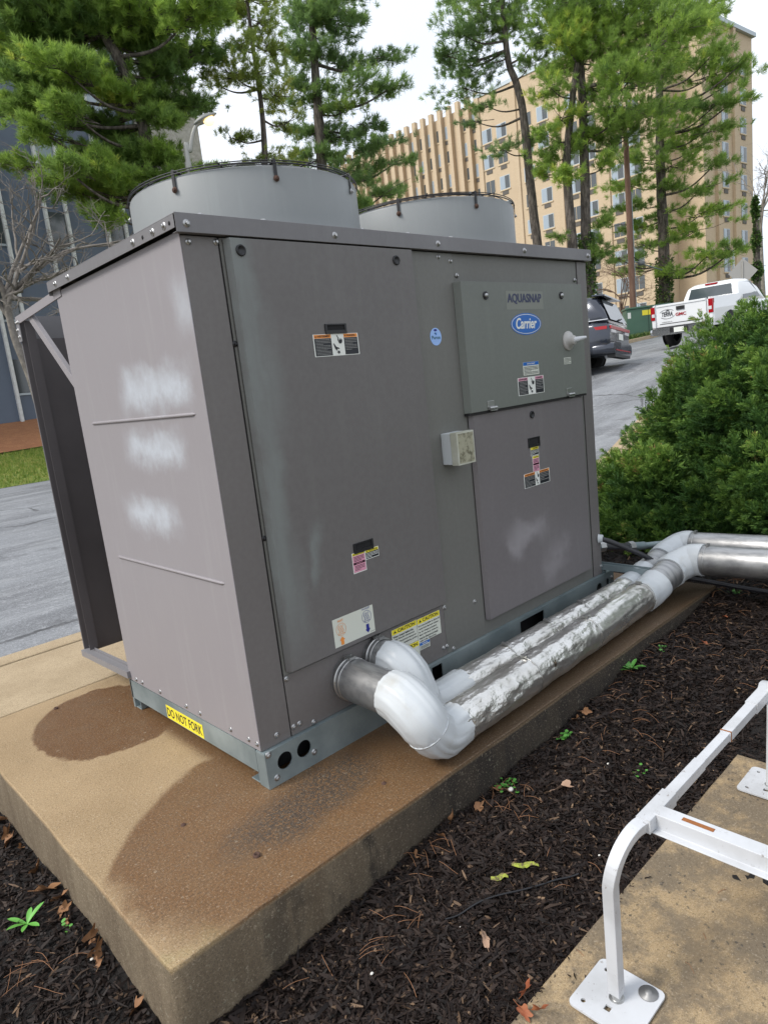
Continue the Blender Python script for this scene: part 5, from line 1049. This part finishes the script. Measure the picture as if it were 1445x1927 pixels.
bb = sorted(b2)
for i in range(len(bb) - 1):
    if bb[i + 1] - bb[i] < 1 and bb[i] > -6:
        for z in (2.4, 5.1, 7.8, 10.45, 12.8): mb = MB(); mb.box(bb[i] + .07, bb[i + 1] - .07, 26.46, 26.499, z, z + 1.25, m_glassd); part(mb, 'window', off)
tw = thing('stair_tower', (15.5, 27, 1.4), 'pale beige block stair tower at the end of the dark office building', 'building')
mb = MB(); mb.box(13.7, 16.5, 26.3, 36, .8, 14.6, m_beigeb); part(mb, 'wall', tw)
mb = MB(); mb.box(13.62, 16.58, 26.2, 36, 14.61, 14.9, m_whiteb); part(mb, 'parapet', tw)

# ================================================================== STREET THINGS
def steel_lamp():
    hd = Vector(at(390, 228, 21.8)); ph = Vector(at(356, 318, 21.8)); b = Vector((ph.x, ph.y, gz(ph.x, ph.y))); t = thing('street_lamp', b, 'lit cobra head street lamp on a curved grey pole above the chiller', 'street lamp')
    m_p = M('lamp pole grey', (.36, .36, .34), .5, .3); mb = MB(); el_ = Vector(at(364, 250, 21.8)); q = curve([b, ph, Vector(at(358, 285, 21.8)), el_, Vector(at(374, 232, 21.8)), hd + (hd - el_) * -.1], 8); mb.tube(q, [.085 - .045 * i / len(q) for i in range(len(q))], 12, m_p); part(mb, 'pole', t)
    mb = MB(); mb.tube([ph + Vector((0, 0, -.8)) , ph + Vector((0, 0, .18))], .10, 14, m_p); part(mb, 'pole_cap', t)
    d = (Vector(at(404, 220, 21.8)) - Vector(at(374, 236, 21.8))).normalized(); s = d.cross(Vector((0, 0, 1))).normalized(); u_ = s.cross(d); c = Vector(at(388, 226, 21.8)); rings = []
    for i in range(9):
        tt_ = i / 8; r_ = .20 * math.sin(math.pi * (tt_ * .86 + .12)) + .02; rings.append([c + d * ((tt_ - .5) * .72) + s * (r_ * math.cos(a)) + u_ * (r_ * .55 * max(-.25, math.sin(a)) + .03) for a in np.linspace(0, 2 * math.pi, 17)[:-1]])
    mb = MB(); mb.loft(rings, M('lamp head grey', (.30, .31, .30), .45, .2)); h_ = part(mb, 'lamp_head', t)
    mb = MB(); m_l = M('lit lamp lens', (1, .9, .7), .3, emit=((1.0, .72, .34), 1.1)); mb.lathe([(.17, 0), (.165, .06), (.12, .13), (.06, .165), (0, .175)], c + d * .07 - u_ * .02, -u_, 20, m_l); part(mb, 'lens', h_, 'glowing warm lens')
steel_lamp()
# utility pole with wires
b = Vector(at(1191, 590, 38)); b.z = gz(b.x, b.y) - .1; t = thing('utility_pole', b, 'brown wooden utility pole between the twin pines and the tiered pine', 'utility pole')
m_wood = M('brown pole wood', (.13, .065, .045), .8, var=(3, .3), c2=(.22, .13, .09), stretch=(4, 4, .5)); mb = MB(); mb.tube([b, b + Vector((0, 0, 9.5))], [.16, .12], 12, m_wood); part(mb, 'post', t)
mb = MB(); mb.tube([b + Vector((.14, -.1, 0)), b + Vector((.14, -.1, 7))], .03, 8, m_galv); part(mb, 'conduit', t)
p1 = Vector(at(1192, 492, 38)); p2 = Vector(at(1245, 508, 40)); mb = MB(); mb.tube([p1, p2], .03, 6, m_galv); mb.tube([Vector(at(1192, 484, 38)), Vector(at(1206, 494, 38.3)), Vector(at(1290, 505, 44)), Vector(at(1440, 500, 70))], .02, 5, m_black); part(mb, 'cable', t)
mb = MB(); q = Vector(at(1206, 496, 38.3)); mb.lathe([(0, -.1), (.16, -.08), (.18, 0), (.16, .12), (0, .16)], q, (0, 0, 1), 12, M('transformer can', (.12, .13, .14), .4)); part(mb, 'camera_housing', t)
b = Vector(at(1378, 560, 45)); b.z = gz(b.x, b.y); mb = MB(); mb.tube([b, Vector(at(1379, 470, 45))], .075, 12, M('pale steel', (.55, .57, .58), .4, .5)); tag(mb.build('steel_post', loc=b), 'plain pale steel post rising behind the pickup cab', 'post')
b = Vector(at(1397, 580, 34)); b.z = gz(b.x, b.y) - .1; t = thing('road_sign', b, 'diamond shaped road sign seen from its grey back behind the juniper', 'road sign'); c = Vector(at(1397, 512, 34)); v = Vector((-.90, -.42, 0)).normalized(); s = Vector((-v.y, v.x, 0)); m_sb = M('sign back aluminium', (.36, .35, .33), .5, .6)
mb = MB(); a = .56; mb.plate((c, s, Vector((0, 0, 1)), v), [(-a, 0), (0, -a), (a, 0), (0, a)], [], .006, m_sb); part(mb, 'sign_plate', t)
mb = MB(); mb.bar(b, Vector((b.x, b.y, c.z + .45)) + v * .03, .06, .04, m_sb, (1, 0, 0)); part(mb, 'post', t)
# green transformer cabinet
m_tg = M('green enamel', (.055, .13, .085), .5, var=(2, .3), c2=(.07, .15, .10)); bl = Vector(at(1180, 632, 37)); br_ = Vector(at(1262, 622, 37.4)); bl.z = gz(bl.x, bl.y) - .05
dv = (br_ - bl); dv.z = 0; Lx = dv.length; dv.normalize(); nv = Vector((dv.y, -dv.x, 0)); nv = nv if nv.dot(Vector((-1, -.5, 0))) > 0 else -nv; fr2 = (bl, dv, Vector((0, 0, 1)), nv)
t = thing('transformer_cabinet', bl, 'green pad mounted electrical cabinet between the dark suv and the white pickup', 'electrical box')
mb = MB(); mb.fbox(fr2, 0, Lx, 0, 1.42, -1.2, 0, m_tg); part(mb, 'body', t, bevel=.02)
mb = MB(); mb.fbox(fr2, -.04, Lx + .04, 1.422, 1.52, -1.25, .05, m_tg); part(mb, 'lid', t, bevel=.03)
mb = MB(); mb.fbox(fr2, Lx * .36, Lx * .56, 1.08, 1.32, .004, .012, m_yel); mb.fbox(fr2, .05, .2, 1.0, 1.28, .004, .012, m_white); part(mb, 'hazard_label', t)
for k in (1,): mb = MB(); mb.fbox(fr2, Lx * .5 - .01, Lx * .5 + .01, .1, 1.38, .004, .014, m_gap); part(mb, 'door_seam', t)
# grass blades
Nn = 26000; gx = RNG.uniform(-3, 9, Nn); gy = RNG.uniform(15.6, 21.9, Nn); P = np.stack([gx, gy, [gz(a, b) - .125 * max(0, 1 - (b - 15.66) / 6.34 * 6) for a, b in zip(gx, gy)]], 1); vs, f, tt = tufts(P, np.tile([0, 0, 1.], (Nn, 1)), 3, .10, .008, RNG.random(Nn), .6); o = npmesh('grass', vs, f, m_grass, tt); tag(o, 'short green lawn grass across the street', 'grass', kind='stuff')
Nn = 6000; gx = RNG.uniform(26, 38, Nn); gy = RNG.uniform(13.9, 17, Nn); P = np.stack([gx, gy, [gz(a, b) + .05 for a, b in zip(gx, gy)]], 1); vs, f, tt = tufts(P, np.tile([0, 0, 1.], (Nn, 1)), 4, .22, .03, RNG.random(Nn), .9); o = npmesh('ground_ivy', vs, f, m_ivy, tt); tag(o, 'low green ivy ground cover around the green cabinet', 'ground cover', kind='stuff')

# ================================================================== VEHICLES
def sring(x, z0, z1, hw, ex=4.0, n_=28, tum=0.0, yo=0):
    o = []
    for k in range(n_):
        a = 2 * math.pi * k / n_; c, s = math.cos(a), math.sin(a); yy = math.copysign(abs(c) ** (2 / ex), c) * hw; zz = (z0 + z1) / 2 + math.copysign(abs(s) ** (2 / ex), s) * (z1 - z0) / 2
        yy *= 1 - tum * max(0, (zz - z0) / (z1 - z0) - .3); o.append(Vector((x, yy, zz)))
    return o
class CarMB(MB):
    def __init__(s, T): super().__init__(); s.T = T
    def add(s, vs, fs, mat, smooth=False): super().add([s.T @ Vector(p) for p in vs], fs, mat, smooth)
m_tyre = M('tyre rubber', (.018, .018, .018), .8); m_rim = M('alloy rim', (.45, .45, .46), .3, .9); m_glc = M('car glass', (.055, .07, .08), .06, spec=.8); m_chr = M('chrome', (.62, .63, .64), .22, .95); m_redl = M('red lamp lens', (.33, .006, .012), .25); m_trim = M('black trim', (.015, .015, .016), .5)
def wheel(T, root, x, y, r=.39, w_=.26):
    sgn = 1 if y > 0 else -1; mb = CarMB(T); O = Vector((x, y, r)); N = Vector((0, sgn, 0))
    mb.lathe([(r * .62, -w_ / 2), (r * .95, -w_ / 2), (r, -w_ * .32), (r, w_ * .32), (r * .95, w_ / 2), (r * .64, w_ / 2), (r * .62, w_ * .4)], O, N, 32, m_tyre); wv_ = part(mb, 'wheel', root)
    mb = CarMB(T); mb.lathe([(r * .63, w_ * .42), (r * .60, w_ * .3), (r * .2, w_ * .28), (r * .18, w_ * .4), (0, w_ * .42)], O, N, 28, m_rim)
    for k in range(6): a = k * math.pi / 3; dd = Vector((math.cos(a), 0, math.sin(a))); mb.bar(O + N * w_ * .34 + dd * r * .12, O + N * w_ * .38 + dd * r * .6, .05, .04, m_rim, N)
    part(mb, 'rim', wv_)
def arch(mb, x, y, r=.45): mb.lathe([(0, -.02), (r, -.02), (r, .008), (0, .008)], Vector((x, y, r - .03)), Vector((0, 1 if y > 0 else -1, 0)), 28, m_void)
# --- SUV, heading +y ; local x forward, y left, rear bumper at x=0
def suv():
    loc = Vector((16.5, 7.2, gz(16.4, 8) - .12)); T = Matrix.Translation(loc) @ Matrix.Rotation(R_(103), 4, 'Z') @ Matrix.Rotation(R_(4), 4, 'X')
    root = thing('suv', loc, 'dark grey suv with a full width red tail light bar parked across the street', 'suv'); m_b = M('dark blue grey car paint', (.028, .034, .050), .18, .35)
    n_ = m_b.node_tree.nodes['Principled BSDF']; n_.inputs['Coat Weight'].default_value = .8
    mb = CarMB(T); st = [(0.06, .52, 1.10, .93), (.14, .42, 1.20, .985), (.5, .34, 1.24, 1.0), (1.4, .33, 1.24, 1.01), (3.3, .33, 1.20, 1.01), (4.2, .34, 1.16, 1.0), (5.0, .38, 1.06, .96), (5.28, .46, .92, .86)]
    mb.loft([sring(x, a, b, h, 6) for x, a, b, h in st], m_b); arch(mb, 1.15, .985); arch(mb, 1.15, -.985); arch(mb, 4.3, .985); arch(mb, 4.3, -.985); part(mb, 'body', root)
    mb = CarMB(T); gs = [(.10, 1.14, 1.20, .90, 0), (.22, 1.14, 1.50, .92, .10), (.42, 1.14, 1.82, .93, .22), (.60, 1.14, 1.885, .93, .24), (2.0, 1.14, 1.92, .93, .24), (3.2, 1.12, 1.86, .92, .24), (3.7, 1.1, 1.55, .90, .15), (4.2, 1.08, 1.16, .86, 0)]
    mb.loft([sring(x, a, b, h, 7, tum=t) for x, a, b, h, t in gs], m_b); cb = part(mb, 'cabin', root)
    mb = CarMB(T); mb.loft([[Vector((x, s * .76, z)) for s, z in ((-1, zz), (1, zz), (1, zz + .035), (-1, zz + .035))] for x, zz in ((.22, 1.845), (.55, 1.87))], m_b, False); part(mb, 'spoiler', cb)
    mb = CarMB(T); mb.add([(.070, -.80, 1.23), (.070, .80, 1.23), (.315, .70, 1.77), (.315, -.70, 1.77)], [(0, 1, 2, 3)], m_glc); part(mb, 'rear_window', cb)
    for s in (1, -1):
        for (xa, xb, xc, xd) in ((.55, 1.45, 1.42, .72), (1.52, 2.45, 2.42, 1.50), (2.52, 3.4, 3.25, 2.50)):
            mb = CarMB(T); mb.add([(xa, s * .935, 1.24), (xb, s * .935, 1.24), (xc, s * .80, 1.76), (xd, s * .80, 1.76)], [(0, 1, 2, 3)], m_glc); part(mb, 'side_window', cb)
    mb = CarMB(T); mb.box(.030, .062, -.93, .93, .985, 1.065, m_redl); mb.loft([[Vector((x, y, z)) for y, z in ((.97 * s2, .98), (.99 * s2, .98), (.99 * s2, 1.06), (.97 * s2, 1.06))] for x in (.12, .5) for s2 in (1,)], m_redl, False); mb.box(.12, .5, -1.0, -.97, .98, 1.06, m_redl); part(mb, 'tail_light', root, 'red light bar across the tail')
    mb = CarMB(T); mb.box(.035, .06, .45, .86, .90, .972, M('clear lamp', (.6, .6, .62), .2)); mb.box(.035, .06, -.86, -.45, .90, .972, M('clear lamp')); part(mb, 'reversing_light', root)
    mb = CarMB(T); mb.loft([sring(x, .34, .66, h, 5) for x, h in ((-.02, .90), (.02, .96), (.22, 1.0), (.5, 1.0))], m_b); mb.box(-.03, .0, -.7, .7, .44, .47, m_redl); mb.box(-.01, .2, -.75, .75, .28, .35, m_trim); part(mb, 'rear_bumper', root)
    mb = CarMB(T); mb.box(.035, .055, -.24, .16, .74, .90, m_white); part(mb, 'licence_plate', root)
    mb = CarMB(T); mb.bar((.06, .1, 1.26), (.09, -.35, 1.32), .02, .03, m_trim); part(mb, 'wiper', cb)
    for s in (1, -1): mb = CarMB(T); mb.box(.9, 4.0, s * 1.005 - .008, s * 1.005 + .008, .46, .50, m_chr); mb.box(.1, 3.4, s * .955 - .012, s * .955 + .012, 1.215, 1.235, m_chr); part(mb, 'chrome_strip', root)
    for x in (1.15, 4.3):
        for y in (.90, -.90): wheel(T, root, x, y, .41)
suv()
# --- pickup, heading +x
def pickup():
    loc = Vector((21.6, 7.78, gz(22.4, 7.8) - .12)); T = Matrix.Translation(loc) @ Matrix.Rotation(R_(-2), 4, 'Z') @ Matrix.Rotation(R_(-3.2), 4, 'Y')
    root = thing('pickup_truck', loc, 'white pickup truck seen from its tailgate behind the juniper', 'pickup truck'); m_w = M('white car paint', (.74, .76, .78), .25); m_w.node_tree.nodes['Principled BSDF'].inputs['Coat Weight'].default_value = .6
    mb = CarMB(T)
    for s in (1, -1):
        rings = [[Vector((x, s * y, z)) for y, z in ((.98 - i_, .55), (1.02 - i_, .75), (1.02 - i_, 1.05), (.97 - i_, 1.40), (.86, 1.42), (.86, .62))] for x, i_ in ((.05, .05), (.12, 0), (2.15, 0))]
        mb.loft(rings, m_w, False); arch(mb, 1.25, s * 1.02, .48)
    mb.box(.1, 2.15, -.86, .86, .60, .64, m_trim); mb.box(2.1, 2.15, -.86, .86, .64, 1.38, m_w); part(mb, 'bed', root)
    mb = CarMB(T); mb.box(.02, .10, -.80, .80, .70, 1.40, m_w); mb.box(-.002, .018, -.79, .79, 1.34, 1.395, m_w); mb.box(.012, .019, -.70, .70, .78, .80, m_gap); tg = part(mb, 'tailgate', root, bevel=.012)
    FT = (T @ Vector((.012, 0, 0)), (T.to_3x3() @ Vector((0, -1, 0))), (T.to_3x3() @ Vector((0, 0, 1))), (T.to_3x3() @ Vector((-1, 0, 0))))
    mb = MB(); text(mb, 'TERRA', FT, -.62, -.26, 1.02, 1.16, m_ink, .004, .2)
    K = 40; E_ = [(-.44 + .27 * math.cos(2 * math.pi * k / K), 1.09 + .15 * math.sin(2 * math.pi * k / K)) for k in range(K)]
    for k in range(K):
        if 3 < k % 20 < 17: a, b = E_[k], E_[(k + 1) % K]; mb.quad([FT[0] + FT[1] * p[0] + FT[2] * p[1] + FT[3] * .004 for p in (a, b, (-.44 + (b[0] + .44) * .95, 1.09 + (b[1] - 1.09) * .93), (-.44 + (a[0] + .44) * .95, 1.09 + (a[1] - 1.09) * .93))], m_ink)
    mb.quad([FT[0] + FT[1] * a + FT[2] * b + FT[3] * .004 for a, b in ((-.5, 1.18), (-.42, 1.225), (-.34, 1.18))], m_ink); part(mb, 'door_sign', tg, 'black oval lettering on the left of the tailgate')
    mb = MB()
    for k in (0, .006): text(mb, 'GMC', FT, -.17 + k, .17 + k, .99, 1.09, m_red, .004 + k * .1)
    part(mb, 'emblem', tg, 'dark red capital letters'); mb = MB(); text(mb, 'SIERRA', FT, -.62, -.28, .83, .86, M('grey emblem', (.2, .2, .2), .4), .004); part(mb, 'emblem', tg, 'small grey letters low on the tailgate')
    mb = CarMB(T); mb.box(-.012, .02, -.13, .13, 1.18, 1.29, m_trim); part(mb, 'handle', tg)
    for s in (1, -1):
        mb = CarMB(T); mb.box(.03, .16, s * .93 - .065, s * .93 + .07, .94, 1.36, m_redl); mb.box(.02, .03, s * .915 - .05, s * .915 + .05, 1.04, 1.14, M('clear lamp')); part(mb, 'tail_light', root, bevel=.015)
    mb = CarMB(T); mb.loft([sring(x, .44, .68, h, 6) for x, h in ((-.16, .90), (-.12, .98), (.04, 1.0))], m_chr); mb.box(-.165, -.12, -.30, .30, .50, .66, m_trim); mb.box(-.10, -.0, -.98, .98, .681, .70, m_trim); part(mb, 'rear_bumper', root)
    mb = CarMB(T); mb.box(-.18, -.166, -.16, .16, .50, .65, m_white); FP = FT; text(mb, '', FT, 0, 1, 0, 1, m_ink) if False else None; part(mb, 'licence_plate', root)
    mb = CarMB(T); mb.loft([sring(x, .52, b, 1.0, 6) for x, b in ((2.16, 1.18), (3.9, 1.18), (4.2, 1.16), (5.5, 1.08), (5.7, .95))], m_w); arch(mb, 4.75, .995, .48); arch(mb, 4.75, -.995, .48); part(mb, 'body', root)
    mb = CarMB(T); mb.loft([sring(x, 1.08, b, .95, 7, tum=t) for x, b, t in ((2.17, 1.2, 0), (2.24, 1.55, .10), (2.36, 1.84, .22), (2.6, 1.90, .24), (3.3, 1.88, .24), (3.9, 1.6, .14), (4.25, 1.18, 0))], m_w); cb = part(mb, 'cab', root)
    mb = CarMB(T); mb.add([(2.165, -.74, 1.36), (2.165, .74, 1.36), (2.30, .66, 1.76), (2.30, -.66, 1.76)], [(0, 1, 2, 3)], m_glc); part(mb, 'rear_window', cb)
    mb = CarMB(T); mb.box(2.33, 2.40, -.2, .2, 1.82, 1.87, m_redl); part(mb, 'brake_light', cb)
    for s in (1, -1): mb = CarMB(T); mb.add([(2.5, s * .958, 1.22), (3.9, s * .958, 1.22), (3.45, s * .82, 1.76), (2.6, s * .82, 1.76)], [(0, 1, 2, 3)], m_glc); part(mb, 'side_window', cb)
    for x in (1.25, 4.75):
        for y in (.88, -.88): wheel(T, root, x, y, .41)
pickup()
